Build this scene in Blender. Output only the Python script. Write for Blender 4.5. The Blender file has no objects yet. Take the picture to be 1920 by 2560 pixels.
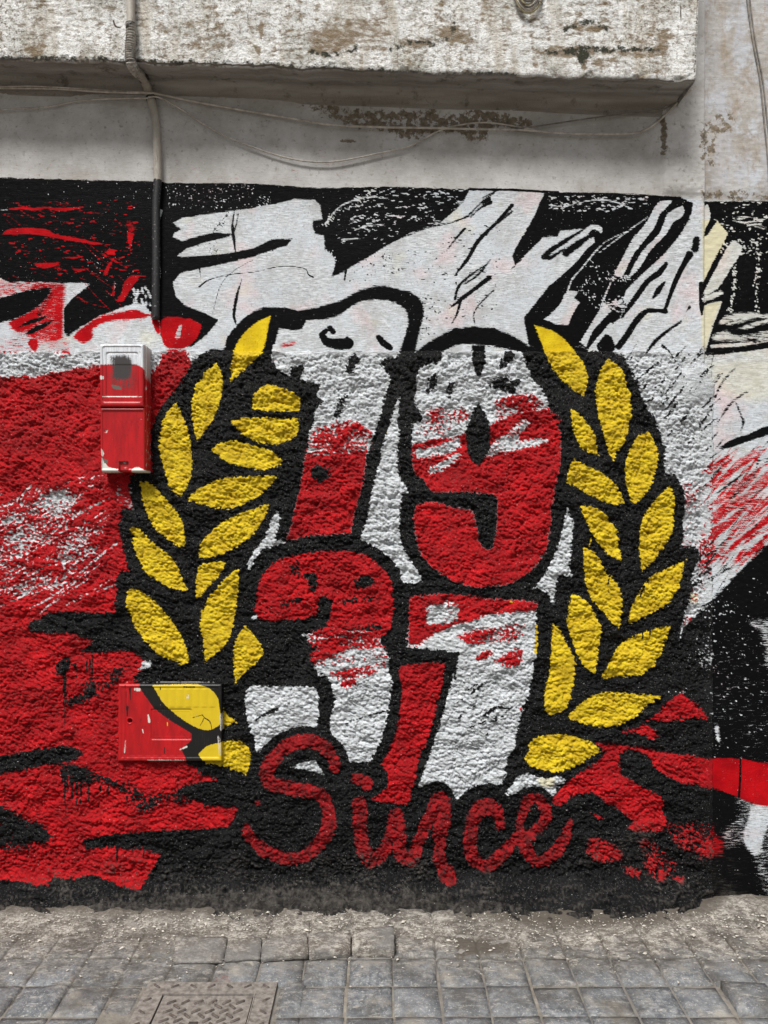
import bpy, math, random
import numpy as np
from mathutils import Vector, Matrix

# ------------------------------------------------------------------ camera, sky, sun
S = 0.0014            # metres per photograph pixel on the wall plane
D = 2.692             # camera to wall
H = 1.358             # eye height
scene = bpy.context.scene
cam_d = bpy.data.cameras.new('camera'); cam = bpy.data.objects.new('camera', cam_d)
scene.collection.objects.link(cam); scene.camera = cam
cam.location = (0, -D, H); cam.rotation_euler = (math.radians(90), 0, 0)
cam_d.sensor_fit = 'VERTICAL'; cam_d.sensor_height = 36.0; cam_d.lens = 36.0 * 1923 / 2560
cam_d.clip_start = 0.05; cam_d.clip_end = 500
scene.render.resolution_x = 768; scene.render.resolution_y = 1024
SUN_EL, SUN_AZ = math.radians(57), math.radians(-26)     # azimuth: from behind the camera, to its left
world = bpy.data.worlds.new('World'); scene.world = world; world.use_nodes = True
wn = world.node_tree.nodes; wl = world.node_tree.links
sky = wn.new('ShaderNodeTexSky'); sky.sky_type = 'NISHITA'; sky.sun_disc = False
sky.sun_elevation = SUN_EL; sky.sun_rotation = math.radians(180) + SUN_AZ
sky.air_density = 1.0; sky.dust_density = 3.0; sky.ozone_density = 1.0
hs = wn.new('ShaderNodeHueSaturation'); hs.inputs['Saturation'].default_value = 0.35   # overcast: a pale sky
wl.new(sky.outputs[0], hs.inputs['Color'])
wl.new(hs.outputs[0], wn['Background'].inputs[0]); wn['Background'].inputs[1].default_value = 0.05
sd_ = bpy.data.lights.new('sun', 'SUN'); sun = bpy.data.objects.new('sun', sd_); scene.collection.objects.link(sun)
sd_.energy = 4.6; sd_.angle = math.radians(20); sd_.color = (1.0, 0.97, 0.93)
sdir = Vector((math.sin(SUN_AZ) * math.cos(SUN_EL), -math.cos(SUN_AZ) * math.cos(SUN_EL), math.sin(SUN_EL)))
sun.rotation_euler = sdir.to_track_quat('Z', 'Y').to_euler(); sun.location = (-2, -4, 6)
scene.view_settings.view_transform = 'Standard'; scene.view_settings.look = 'None'
scene.view_settings.exposure = 0.28; scene.view_settings.gamma = 1.0
scene.view_settings.use_curve_mapping = False

rng = np.random.RandomState(11); random.seed(11)
COL = scene.collection

# ------------------------------------------------------------------ helpers
def link(o, parent=None):
    COL.objects.link(o)
    if parent is not None: o.parent = parent
    return o
def tag(o, label=None, cat=None, group=None, kind=None):
    if label: o['label'] = label
    if cat: o['category'] = cat
    if group: o['group'] = group
    if kind: o['kind'] = kind
    return o
def empty(name, loc=(0, 0, 0)):
    o = bpy.data.objects.new(name, None); o.location = loc; o.empty_display_size = 0.05
    return link(o)
def W(ix, iy, p=0.0):
    """photograph pixel -> place on the plane p metres in front of the wall"""
    k = S * (D - p) / D
    return Vector(((ix - 960) * k, -p, H + (1280 - iy) * k))
def G(ix, iy, z=0.0):
    """photograph pixel -> place on the ground at height z"""
    d = (H - z) * 1923.0 / (iy - 1280)
    return Vector(((ix - 960) * d / 1923.0, -D + d, z))

def grid_mesh(name, P, mat, parent=None, attrs=None, smooth=True, flip=False):
    nr, nc = P.shape[:2]
    me = bpy.data.meshes.new(name)
    me.vertices.add(nr * nc); me.vertices.foreach_set('co', P.reshape(-1).astype(np.float32))
    idx = np.arange(nr * nc).reshape(nr, nc)
    a, b, c, d = idx[:-1, :-1], idx[:-1, 1:], idx[1:, 1:], idx[1:, :-1]
    q = np.stack([a, d, c, b] if not flip else [a, b, c, d], -1).reshape(-1)
    nf = len(q) // 4
    me.loops.add(len(q)); me.loops.foreach_set('vertex_index', q.astype(np.int32))
    me.polygons.add(nf); me.polygons.foreach_set('loop_start', np.arange(0, nf * 4, 4, dtype=np.int32))
    me.polygons.foreach_set('use_smooth', np.full(nf, smooth))
    me.update(calc_edges=True)
    if attrs:
        for k, v in attrs.items():
            at = me.attributes.new(k, 'FLOAT', 'POINT')
            at.data.foreach_set('value', v.reshape(-1).astype(np.float32))
    me.materials.append(mat)
    return link(bpy.data.objects.new(name, me), parent)
def py_mesh(name, vs, fs, mat, parent=None, smooth=False):
    me = bpy.data.meshes.new(name); me.from_pydata([tuple(v) for v in vs], [], fs); me.update()
    if smooth: me.polygons.foreach_set('use_smooth', [True] * len(me.polygons))
    if mat: me.materials.append(mat)
    return link(bpy.data.objects.new(name, me), parent)
def box_vf(x0, x1, y0, y1, z0, z1):
    v = [(x0, y0, z0), (x1, y0, z0), (x1, y1, z0), (x0, y1, z0), (x0, y0, z1), (x1, y0, z1), (x1, y1, z1), (x0, y1, z1)]
    f = [(0, 3, 2, 1), (4, 5, 6, 7), (0, 1, 5, 4), (1, 2, 6, 5), (2, 3, 7, 6), (3, 0, 4, 7)]
    return v, f
def catmull(pts, n=4, closed=False):
    pts = [Vector(p) for p in pts]; out = []; m = len(pts)
    for i in range(m if closed else m - 1):
        p0 = pts[(i - 1) % m] if closed or i > 0 else pts[0]; p1 = pts[i]; p2 = pts[(i + 1) % m]
        p3 = pts[(i + 2) % m] if closed or i + 2 < m else pts[-1]
        for k in range(n):
            t = k / n
            out.append(0.5 * ((2 * p1) + (p2 - p0) * t + (2 * p0 - 5 * p1 + 4 * p2 - p3) * t * t + (3 * p1 - p0 - 3 * p2 + p3) * t ** 3))
    if not closed: out.append(pts[-1])
    return out
def tube(name, pts, r, mat, parent=None, seg=8, rf=None, n=5):
    c = catmull(pts, n); vs = []; fs = []; up = Vector((0.03, -1, 0.05)).normalized()
    for i, p in enumerate(c):
        t = (c[min(i + 1, len(c) - 1)] - c[max(i - 1, 0)]).normalized()
        s = t.cross(up)
        if s.length < 1e-4: s = Vector((1, 0, 0))
        s.normalize(); u = s.cross(t)
        rr = rf(i / (len(c) - 1)) * r if rf else r
        for k in range(seg):
            a = 2 * math.pi * k / seg
            vs.append(p + (s * math.cos(a) + u * math.sin(a)) * rr)
    for i in range(len(c) - 1):
        for k in range(seg):
            fs.append((i * seg + k, i * seg + (k + 1) % seg, (i + 1) * seg + (k + 1) % seg, (i + 1) * seg + k))
    fs.append(tuple(range(seg - 1, -1, -1))); fs.append(tuple((len(c) - 1) * seg + k for k in range(seg)))
    return py_mesh(name, vs, fs, mat, parent, True)

# noise in numpy
def perlin(x, y, seed=0):
    r = np.random.RandomState(seed); perm = r.permutation(256).astype(np.int32)
    ang = r.rand(256).astype(np.float32) * 2 * np.pi; gx, gy = np.cos(ang), np.sin(ang)
    xi = np.floor(x).astype(np.int32); yi = np.floor(y).astype(np.int32)
    xf = (x - xi).astype(np.float32); yf = (y - yi).astype(np.float32)
    u = xf * xf * xf * (xf * (xf * 6 - 15) + 10); v = yf * yf * yf * (yf * (yf * 6 - 15) + 10)
    def g(ix, iy, fx, fy):
        h = perm[(perm[ix & 255] + iy) & 255]
        return gx[h] * fx + gy[h] * fy
    a = g(xi, yi, xf, yf); b = g(xi + 1, yi, xf - 1, yf)
    c = g(xi, yi + 1, xf, yf - 1); d = g(xi + 1, yi + 1, xf - 1, yf - 1)
    return ((a * (1 - u) + b * u) * (1 - v) + (c * (1 - u) + d * u) * v) * 1.4
def fbm(x, y, seed=0, o=3):
    s = 0; a = 1.0
    for i in range(o):
        s = s + a * perlin(x * 2 ** i + 7.3 * i, y * 2 ** i - 3.1 * i, seed + i); a *= 0.5
    return s
def worley(x, y, seed=0):
    r = np.random.RandomState(seed); tx, ty = r.rand(256).astype(np.float32), r.rand(256).astype(np.float32); perm = r.permutation(256)
    xi = np.floor(x).astype(np.int32); yi = np.floor(y).astype(np.int32); best = np.full(x.shape, 9.0, np.float32)
    for dx in (-1, 0, 1):
        for dy in (-1, 0, 1):
            h = perm[(perm[(xi + dx) & 255] + yi + dy) & 255]
            best = np.minimum(best, (xi + dx + tx[h] - x) ** 2 + (yi + dy + ty[h] - y) ** 2)
    return np.sqrt(best)
def sstep(a, b, x):
    t = np.clip((x - a) / (b - a), 0, 1); return t * t * (3 - 2 * t)

# ------------------------------------------------------------------ node helper
class NT:
    def __init__(s, name):
        s.m = bpy.data.materials.new(name); s.m.use_nodes = True; s.t = s.m.node_tree; s.n = s.t.nodes; s.l = s.t.links
        s.b = s.n['Principled BSDF']; s.pos = s.n.new('ShaderNodeNewGeometry').outputs['Position']
    def _in(s, sock, v):
        if isinstance(v, bpy.types.NodeSocket): s.l.new(v, sock)
        elif isinstance(v, (tuple, list)): sock.default_value = tuple(v) + ((1,) if len(v) == 3 and len(sock.default_value) == 4 else ())
        else: sock.default_value = v
    def math(s, op, a, b=0.0, c=None, clamp=False):
        n = s.n.new('ShaderNodeMath'); n.operation = op; n.use_clamp = clamp
        s._in(n.inputs[0], a); s._in(n.inputs[1], b)
        if c is not None: s._in(n.inputs[2], c)
        return n.outputs[0]
    def mix(s, f, a, b, mode='MIX'):
        n = s.n.new('ShaderNodeMix'); n.data_type = 'RGBA'; n.blend_type = mode
        s._in(n.inputs[0], f); s._in(n.inputs[6], a); s._in(n.inputs[7], b); return n.outputs[2]
    def scale(s, v, rot=0.0):
        n = s.n.new('ShaderNodeMapping'); s.l.new(s.pos, n.inputs[0]); n.inputs['Scale'].default_value = v
        n.inputs['Rotation'].default_value = (0, rot, 0); return n.outputs[0]
    def noise(s, sc, det=4, rough=0.55, vec=None, dist=0.0):
        n = s.n.new('ShaderNodeTexNoise'); s.l.new(vec if vec is not None else s.pos, n.inputs['Vector'])
        n.inputs['Scale'].default_value = sc; n.inputs['Detail'].default_value = det
        n.inputs['Roughness'].default_value = rough; n.inputs['Distortion'].default_value = dist
        return n.outputs[0]
    def vor(s, sc, vec=None):
        n = s.n.new('ShaderNodeTexVoronoi'); s.l.new(vec if vec is not None else s.pos, n.inputs['Vector'])
        n.inputs['Scale'].default_value = sc; return n.outputs['Distance']
    def attr(s, name):
        n = s.n.new('ShaderNodeAttribute'); n.attribute_name = name; return n.outputs['Fac']
    def rng(s, v, a, b, c=0.0, d=1.0):
        n = s.n.new('ShaderNodeMapRange'); n.clamp = True; s._in(n.inputs[0], v)
        for i, q in enumerate((a, b, c, d)): n.inputs[i + 1].default_value = q
        return n.outputs[0]
    def bump(s, h, strength, dist):
        n = s.n.new('ShaderNodeBump'); s.l.new(h, n.inputs['Height']); n.inputs['Strength'].default_value = strength
        n.inputs['Distance'].default_value = dist; s.l.new(n.outputs[0], s.b.inputs['Normal'])
    def out(s, col, rough=0.6, spec=None, metal=None):
        s._in(s.b.inputs['Base Color'], col); s._in(s.b.inputs['Roughness'], rough)
        if spec is not None: s._in(s.b.inputs['Specular IOR Level'], spec)
        if metal is not None: s._in(s.b.inputs['Metallic'], metal)
        return s.m

LAYERS = ['W0', 'R1', 'K1', 'W2', 'R2', 'Y', 'K3', 'R4', 'BR', 'CR', 'DT', 'GR']
RED = (0.48, 0.005, 0.009); RED2 = (0.29, 0.003, 0.006); YEL = (0.68, 0.50, 0.018); YEL2 = (0.52, 0.355, 0.012)
BLK = (0.0032, 0.0032, 0.0036)
def paint_mat(name, kind):
    m = NT(name)
    fine = m.noise(420, 3, 0.6)
    big = m.noise(3.2, 5, 0.6)
    stk = m.noise(1.0, 5, 0.62, m.scale((38, 38, 230), 0.22), 0.4)        # brush strokes
    stk2 = m.noise(1.0, 5, 0.65, m.scale((30, 30, 300), -0.75), 0.3)
    sel = m.rng(m.noise(2.6, 2), 0.46, 0.56)
    hg = m.attr('hgt')
    if kind == 'stucco':
        n = m.math('MULTIPLY_ADD', hg, 1.0, m.math('MULTIPLY_ADD', fine, 1.4, -0.7))
    else:
        s1 = m.math('ADD', m.math('MULTIPLY', stk, m.math('SUBTRACT', 1.0, sel)), m.math('MULTIPLY', stk2, sel))
        n = m.math('MULTIPLY_ADD', s1, 3.6, m.math('MULTIPLY_ADD', fine, 1.2, -2.4))
    nn = m.math('MINIMUM', m.math('MAXIMUM', n, -1.1), 1.1)
    def mask(layer, sh=3.0):
        return m.math('MULTIPLY_ADD', m.math('MULTIPLY_ADD', m.attr(layer), 1.0 if kind == 'stucco' else .75, nn), sh, 0.5, clamp=True)
    # bare plaster
    if kind == 'side':
        base = m.mix(m.rng(m.noise(6, 6, .7), 0.38, 0.62), (0.31, 0.285, 0.255), (0.47, 0.465, 0.46)); base = m.mix(m.rng(m.noise(9, 6, .7), .50, .60, 0, .7), base, (.52, .56, .62))
        base = m.mix(m.rng(m.noise(1, 6, .7, m.scale((20, 20, 9))), .5, .64, 0, .7), base, (.30, .235, .17))
        base = m.mix(m.rng(m.noise(1, 5, .6, m.scale((14, 14, 4))), .5, .68), base, (.42, .43, .46))
    else:
        base = m.mix(m.rng(m.noise(4.5, 6, .68), 0.38, 0.62), (0.40, 0.39, 0.375), (0.58, 0.575, 0.57)); base = m.mix(m.rng(m.noise(7, 5, .65), .53, .68, 0, .5), base, (.33, .30, .265))
    base = m.mix(m.rng(m.noise(60, 5, .7), .56, .72), base, (.26, .235, .20))
    base = m.mix(m.rng(stk, .60, .72, 0, .6), base, (.60, .59, .58))
    # white paint
    wh = m.mix(m.rng(m.math('ADD', m.math('MULTIPLY', stk, .6), m.math('MULTIPLY', stk2, .4)), .40, .58), (.33, .35, .365), (.68, .715, .75))
    if kind != 'stucco': wh = m.mix(m.rng(m.noise(11, 6, .7), .47, .64, 0, .75), wh, (.38, .385, .385)) if kind != 'stucco' else \
        m.mix(m.rng(m.noise(24, 4), .35, .65), (.66, .66, .65), (.80, .80, .79))
    if kind != 'stucco':
        wh = m.mix(m.rng(m.noise(5, 4, .6), .45, .62, 0, .55), wh, (.55, .60, .66))
        wh = m.mix(m.rng(m.noise(7, 3, .5), .54, .68, 0, .5), wh, (.66, .47, .48))
        wh = m.mix(m.rng(m.noise(9, 3, .5), .60, .74, 0, .35), wh, (.66, .62, .42))
        wh = m.mix(m.rng(m.noise(1, 4, .7, m.scale((50, 50, 380), .25)), .55, .68, 0, .75), wh, (.20, .20, .21))
    wh = m.mix(m.rng(m.noise(150, 5, .78), .55, .66, 0, .85), wh, (.24, .225, .20))
    wh = m.mix(m.rng(m.attr('CR'), 0, 1, 0, 1), wh, m.mix(stk, (.52, .49, .33), (.66, .62, .45)))
    c = m.mix(mask('W0'), base, wh)
    red = m.mix(m.rng(m.noise(9, 5, .6), .38, .64), RED2, RED)
    red = m.mix(m.rng(m.noise(34, 5, .7), .52, .68, 0, .5), red, (.24, .010, .012))
    red = m.mix(m.rng(m.noise(300, 3, .7), .62, .74, 0, .45), red, (.58, .12, .12))
    if kind == 'stucco':
        red = m.mix(m.rng(m.noise(125, 5, .78), .55, .63, 0, .8), red, (.07, .006, .007)); red = m.mix(m.rng(m.noise(160, 3, .6), .68, .71, 0, .7), red, (.50, .30, .29))
    yel = m.mix(m.rng(m.noise(20, 4), .38, .62), YEL2, YEL)
    yel = m.mix(m.rng(m.noise(150, 5, .78), .56, .66, 0, .75), yel, (.17, .11, .012))
    blk = m.mix(m.rng(m.noise(140, 4, .7), .56, .80, 0, .45), BLK, (.04, .04, .042)) if kind == 'stucco' else \
        m.mix(m.rng(stk, .58, .75, 0, .4), (.004, .004, .0045), (.03, .03, .032))
    if kind == 'stucco':
        blk = m.mix(m.rng(m.vor(170), .15, .08, 0, .9), blk, (.40, .40, .40))  # light-grey flecks painted into the black as glints on the bumps
        blk = m.mix(m.rng(m.noise(5, 4, .6), .54, .70, 0, .4), blk, (.02, .02, .021))
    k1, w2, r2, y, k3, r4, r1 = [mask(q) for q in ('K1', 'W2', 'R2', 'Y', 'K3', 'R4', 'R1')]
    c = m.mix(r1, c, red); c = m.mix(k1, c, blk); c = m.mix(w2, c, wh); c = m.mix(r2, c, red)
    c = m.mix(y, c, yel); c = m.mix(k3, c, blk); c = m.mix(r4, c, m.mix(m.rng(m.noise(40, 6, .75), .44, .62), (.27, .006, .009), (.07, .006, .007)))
    c = m.mix(mask('GR', 2.0), c, (.055, .05, .05))
    br = m.mix(m.rng(m.noise(70, 5, .7), .35, .65), (.075, .058, .036), (.25, .20, .14))
    brm = m.math('MULTIPLY_ADD', m.math('ADD', m.attr('BR'), m.math('MULTIPLY_ADD', m.noise(38, 6, .7), 7.0, -3.5)), 2.5, .5, clamp=True)
    c = m.mix(m.math('MULTIPLY', brm, .9), c, br)
    # street dirt at the foot
    dirt = m.mix(m.rng(m.noise(45, 7, .75), .42, .66), (.014, .013, .0125), (.085, .077, .068))
    c = m.mix(mask('DT', 1.1), c, dirt)
    # tiny chips back to the pale undercoat
    chip = m.rng(m.noise(210, 2, .5), .735, .76, 0, .85)
    c = m.mix(chip, c, (.62, .61, .59))
    m.bump(m.math('ADD', fine, m.math('MULTIPLY', stk if kind != 'stucco' else m.noise(210, 5, .78), 2.2 if kind == 'stucco' else 1.6)), 0.7 if kind == 'stucco' else .28, 0.0024 if kind == 'stucco' else .0022)
    ro = m.rng(m.noise(60, 3), .3, .7, .30, .5)
    return m.out(c, ro, 0.16 if kind == 'stucco' else 0.04)

# ------------------------------------------------------------------ the mural, as hand traced outlines
TILES = {'A1': (0, 440, 2.592), 'A2': (640, 440, 2.592), 'A3': (1280, 440, 2.592),
         'B1': (0, 1080, 2.592), 'B2': (640, 1080, 2.592), 'B3': (1280, 1080, 2.592),
         'C1': (0, 1680, 2.592), 'C2': (640, 1680, 2.592), 'C3': (1280, 1680, 2.592),
         'U1': (0, 0, 1.728), 'U2': (960, 0, 1.728), 'G1': (0, 1920, 1.728), 'G2': (960, 1920, 1.728),
         'M1': (200, 820, 4.1475), 'M2': (250, 1640, 4.1475), 'N': (0, 0, 1.0), 'E': (1600, 200, 5.184)}
def T(s):
    out = []; t = TILES['N']
    for w in s.split():
        if w in TILES: t = TILES[w]
        else:
            x, y = w.split(','); out.append((t[0] + float(x) / t[2], t[1] + float(y) / t[2]))
    return out
def spline(pts, closed=True, n=3):
    m = len(pts); P = np.array(pts, float); tan = np.zeros_like(P)
    for i in range(m):
        if not closed and i in (0, m - 1): continue
        a = P[i] - P[(i - 1) % m]; b = P[(i + 1) % m] - P[i]
        la, lb = np.hypot(*a) + 1e-6, np.hypot(*b) + 1e-6
        if np.dot(a, b) / la / lb > 0.35 and max(la, lb) < 260: tan[i] = (a / la + b / lb) * 0.5 * min(la, lb)
    out = []
    for i in range(m if closed else m - 1):
        p, q = P[i], P[(i + 1) % m]; t0, t1 = tan[i], tan[(i + 1) % m]
        for k in range(n):
            t = k / n; h = t * t * (3 - 2 * t)
            out.append(p * (1 - h) + q * h + t0 * (t ** 3 - 2 * t * t + t) + t1 * (t ** 3 - t * t))
    if not closed: out.append(P[-1])
    return np.array(out)
OPS = []
def poly(layer, s, rag=3.0, cap=2.0, sub=False, smooth=True, ops=None):
    p = T(s) if isinstance(s, str) else s
    (OPS if ops is None else ops).append(('p', layer, spline(p) if smooth else np.array(p, float), None, rag, cap, sub))
def stroke(layer, s, r, rag=3.0, cap=2.0, sub=False, smooth=True, ops=None):
    if layer == 'R4': r = [q * .88 for q in r]
    p = T(s) if isinstance(s, str) else s
    c = spline(p, False) if smooth and len(p) > 2 else np.array(p, float)
    if isinstance(r, (tuple, list)): rr = np.interp(np.linspace(0, 1, len(c)), np.linspace(0, 1, len(r)), r)
    else: rr = np.full(len(c), float(r))
    (OPS if ops is None else ops).append(('s', layer, c, rr, rag, cap, sub))
def dots(layer, n, xr, yr, r=(1.2, 3.2), line=None, spread=6, el=0.0, rag=1.0):
    for i in range(int(n * .8)):
        if line:
            t = rng.rand() * (len(line) - 1); k = int(t); f = t - k
            x = line[k][0] * (1 - f) + line[k + 1][0] * f + rng.randn() * spread
            y = line[k][1] * (1 - f) + line[k + 1][1] * f + rng.randn() * spread
        else: x, y = rng.uniform(*xr), rng.uniform(*yr)
        e = el * rng.uniform(.4, 1.6); a = rng.uniform(-.5, .1)
        stroke(layer, [(x, y), (x + e * math.cos(a) + .1, y + e * math.sin(a))], rng.uniform(*r) * .85, rag, smooth=False)
def streaks(layer, n, box, ang, ln, w, cap=2.0, rag=2.0, sub=False, clip=None):
    for i in range(n):
        x, y = rng.uniform(box[0], box[2]), rng.uniform(box[1], box[3]); a = math.radians(ang + rng.randn() * 8); l = rng.uniform(*ln)
        dx, dy = math.cos(a) * l / 2, -math.sin(a) * l / 2; b = rng.randn() * l * .05
        stroke(layer, [(x - dx, y - dy), (x - b, y + b), (x + dx, y + dy)], [.4, rng.uniform(*w), .3], rag, cap, sub)

# whitewashed zone below the plaster band
poly('W0', 'N -1400,440 0,445 400,456 640,460 795,470 960,468 1176,475 1400,482 1700,492 1765,500 2000,500 3300,500 3300,2600 -1400,2600', 3, smooth=False)
poly('CR', 'A3 1225,280 1330,280 1405,370 1300,600 1235,720', 5); poly('CR', 'A3 1225,830 1370,800 1310,960 1250,1150 1225,1100', 6, .9)
poly('CR', 'A3 1225,150 1700,150 2600,150 2600,1400 1700,1260 1450,1160 1240,1190 1215,900', 14, .25)
poly('CR', 'A3 1250,1180 1659,1150 2300,1150 2300,1500 1500,1480 1300,1400', 60, .4)
# red ground, left
poly('R1', 'A1 -3000,1340 -600,1330 0,1312 200,1300 330,1265 500,1250 640,1235 760,1235 985,1290 1020,1230 1045,1150 1100,1120 1200,1125 1225,1200 1260,1250 B1 1200,200 1640,1300 C1 1640,1700 1500,2400 -3000,2400', 7, smooth=False)
poly('R1', 'A1 230,690 420,700 410,900 405,1060 330,1080 200,1050 100,1000 50,950 160,890 170,780', 16, .45)
poly('R1', 'A1 345,700 415,710 412,900 405,1060 350,1050', 10, .55)
poly('R1', 'A1 50,950 160,890 260,860 240,960 150,1010 90,1000', 6, 1.4)
poly('R1', 'A1 -900,690 0,690 230,695 240,740 120,750 0,790 -900,900', 22, .0)
poly('R1', 'A1 -900,1080 0,1080 200,1080 400,1070 420,1110 200,1100 0,1110 -900,1200', 30, -.25)
stroke('R1', 'A1 215,1085 225,1130', [14, 4], 4)
# pale dry-brush scratches over the red
for a, r, c in (('B1 40,540 180,480 380,400 640,340', 16, .05), ('B1 20,600 120,530 220,470', 12, -.1), ('B1 230,640 330,630 400,500', 24, .15),
                ('B1 330,850 400,780 560,650 620,640', 14, .2), ('B1 280,860 420,830 580,740', 12, -.1), ('B1 0,810 60,760 160,690', 22, .15),
                ('B1 60,980 200,920 420,930', 26, -.1), ('B1 90,900 130,930 210,1000', 14, .0), ('B1 0,640 200,600 500,560', 24, -.45),
                ('B1 -500,900 -200,760 0,640', 20, 0), ('B1 790,420 850,430 860,490', 14, .1), ('B1 300,440 430,410', 18, .3), ('B1 300,1000 420,990', 14, -.5)):
    stroke('R1', a, r, 16, c - .48, sub=True)
streaks('R1', 60, (0, 1240, 250, 1490), 32, (40, 170), (.8, 2.4), cap=.05, rag=3, sub=True)
streaks('R1', 30, (-400, 1240, 0, 1480), 30, (40, 150), (2, 6), cap=.1, rag=5, sub=True)
# red wash over white, right
poly('R1', 'B3 1330,430 1500,300 1659,190 2300,-100 2300,300 1659,540 1560,640 1400,740 1290,820 1270,640', 40, -.62)
poly('R1', 'B3 1090,380 1290,400 1330,600 1250,900 1150,1060 1130,900 1190,750 1110,700 1130,520', 30, -.5)
for a, r, c in (('B3 1310,460 1450,390 1600,250', [3, 10, 2], .2), ('B3 1310,560 1420,480 1620,440', [14, 12, 3], .3), ('B3 1310,650 1400,590 1520,480', [12, 9, 3], .3),
                ('B3 1430,460 1560,380 1659,280 1900,150', [5, 9, 12], .2), ('B3 1350,820 1480,700 1659,570 1900,420', [3, 8, 9], .6), ('B3 1300,240 1400,190', 8, -.1),
                ('B3 1290,700 1240,900 1230,1000', [14, 12, 5], -.1), ('B3 1220,650 1260,760 1250,880', [8, 16, 8], -.15), ('B3 1120,1250 1160,1190', 7, 0), ('B3 1480,190 1600,110', 5, .1), ('B3 1190,640 1290,620', 12, -.3)):
    stroke('R1', a, r, 7, c)
streaks('R1', 130, (1775, 1150, 1960, 1400), 42, (30, 120), (1.2, 3.6), cap=.6, rag=3)
streaks('R1', 40, (1960, 1050, 2250, 1350), 42, (30, 120), (1.2, 3.6), cap=.6, rag=3)
# black: band and blocks above
poly('K1', 'A1 -3000,8 0,10 400,22 960,35 1020,30 1090,45 1400,46 1659,50 1659,205 1400,240 1180,272 1125,300 1150,330 1180,345 1130,370 1118,395 1180,420 1300,385 1400,366 1510,375 1480,395 1330,430 1210,470 1145,520 1180,525 1400,510 1540,490 1659,462 A2 100,410 240,405 200,450 0,515 A1 1659,520 1400,580 1290,600 1170,630 1120,690 1140,780 1200,840 1320,885 1410,930 1410,945 1340,1030 1240,1108 1180,1110 1040,1040 1030,935 990,935 975,880 930,835 870,826 800,850 750,870 640,910 560,960 500,990 450,1030 415,1020 412,860 470,790 560,722 582,702 540,692 400,695 230,685 60,690 0,660 -600,640 -3000,700', 3, smooth=False)
poly('K1', 'A1 -600,900 0,790 200,735 340,725 310,780 240,850 120,920 0,950 -600,1100', 4)
poly('K1', 'A1 110,985 200,930 320,900 260,940 150,975', 3); poly('K1', 'A1 150,1032 230,970 350,935 310,970 210,1020', 3)
stroke('K1', 'A1 480,950 440,1030', [20, 4], 8, .3); stroke('K1', 'A1 300,760 250,900', [14, 4], 7, .0)
poly('K1', 'A2 -60,48 0,50 400,78 860,70 1385,86 1350,160 1300,215 1200,300 1000,370 850,450 720,530 600,600 530,640 488,655 500,620 515,560 500,520 445,480 440,385 385,375 365,330 370,290 430,280 415,190 380,155 250,150 130,180 0,200 -60,207', 3, smooth=False)
stroke('K1', 'A2 1380,86 1659,90 A3 150,98 300,106', 3.2, 1.5)
stroke('K1', 'A2 585,600 573,680', [3, 1.6], 1.5)
poly('K1', 'A3 215,105 640,108 1090,135 1165,175 1150,280 1090,380 1010,480 930,560 840,640 740,740 720,800 742,830 700,920 600,1000 490,1125 440,1100 300,1140 110,1100 75,920 130,850 250,700 380,590 430,540 520,430 480,350 440,345 310,355 300,390 200,400 150,450 70,530 20,575 0,520 20,470 80,370 150,250 180,170', 3, smooth=False)
poly('K1', 'A3 1240,165 1659,160 2900,160 4200,150 4200,1000 1659,1118 1500,1140 1340,1160 1248,1160 1255,1130 1310,950 1350,850 1360,812 1290,820 1232,850 1225,740 1240,685 1300,560 1395,385 1400,370 1330,290 1270,380 1240,400 1262,300 1250,200', 3, smooth=False)
stroke('W2', 'A3 1262,200 1270,270 1250,330', [5, 6, 2], 2); stroke('K1', 'A3 1225,700 1228,850 1232,905', [6, 6, 2], 2)
# wreath silhouette and everything below it
poly('K1', 'A1 1659,870 1580,920 1500,1010 1450,1120 1370,1120 1290,1160 1230,1240 1180,1330 1100,1420 1040,1500 1000,1560 970,1659 B1 985,250 835,272 843,400 858,500 800,500 780,560 770,640 790,730 812,820 835,900 770,905 750,980 752,1172 450,1165 320,1168 200,1230 190,1295 300,1300 450,1300 600,1350 570,1385 480,1430 600,1440 780,1422 870,1440 960,1500 870,1590 900,1640 C1 1220,590 1300,650 1400,700 1200,735 1150,760 1240,830 1350,870 1480,890 1535,885 1520,940 1480,1000 1250,1018 1000,1030 700,1055 540,1090 540,1150 690,1140 900,1150 1040,1180 1000,1260 910,1380 880,1420 800,1395 700,1345 600,1310 480,1345 330,1330 310,1380 230,1385 130,1350 0,1340 -600,1380 -3000,1300 -3000,2600 4500,2600 '
     'B3 4500,-1200 1659,730 1540,835 1400,985 1270,1120 1190,1190 1110,1270 1085,1350 1110,1250 1120,1180 1150,1080 1170,950 1200,860 1210,780 1180,742 1088,752 1110,640 1120,520 1110,400 1080,330 1060,270 990,270 980,200 1000,100 970,0 A3 960,1640 930,1560 870,1490 835,1400 800,1330 760,1240 720,1160 670,1140 600,1150 490,1122 440,1100 110,1100 0,1030 A2 1540,985 1400,975 1290,985 1180,1040 1080,1100 1030,1142 1050,1060 1080,930 1090,850 1060,790 1000,750 850,715 770,710 670,740 540,810 400,850 290,870 240,890 165,880 190,855 110,850 50,850', 4.5, smooth=False)
poly('K1', 'A1 1459,1120 1470,1050 1520,985 1600,905 1700,860 1850,850 1720,900 1640,960 1560,1050 1510,1130', 2.5)
stroke('K1', 'A1 1640,960 1800,890 1900,900', 14, 2.5)
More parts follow.
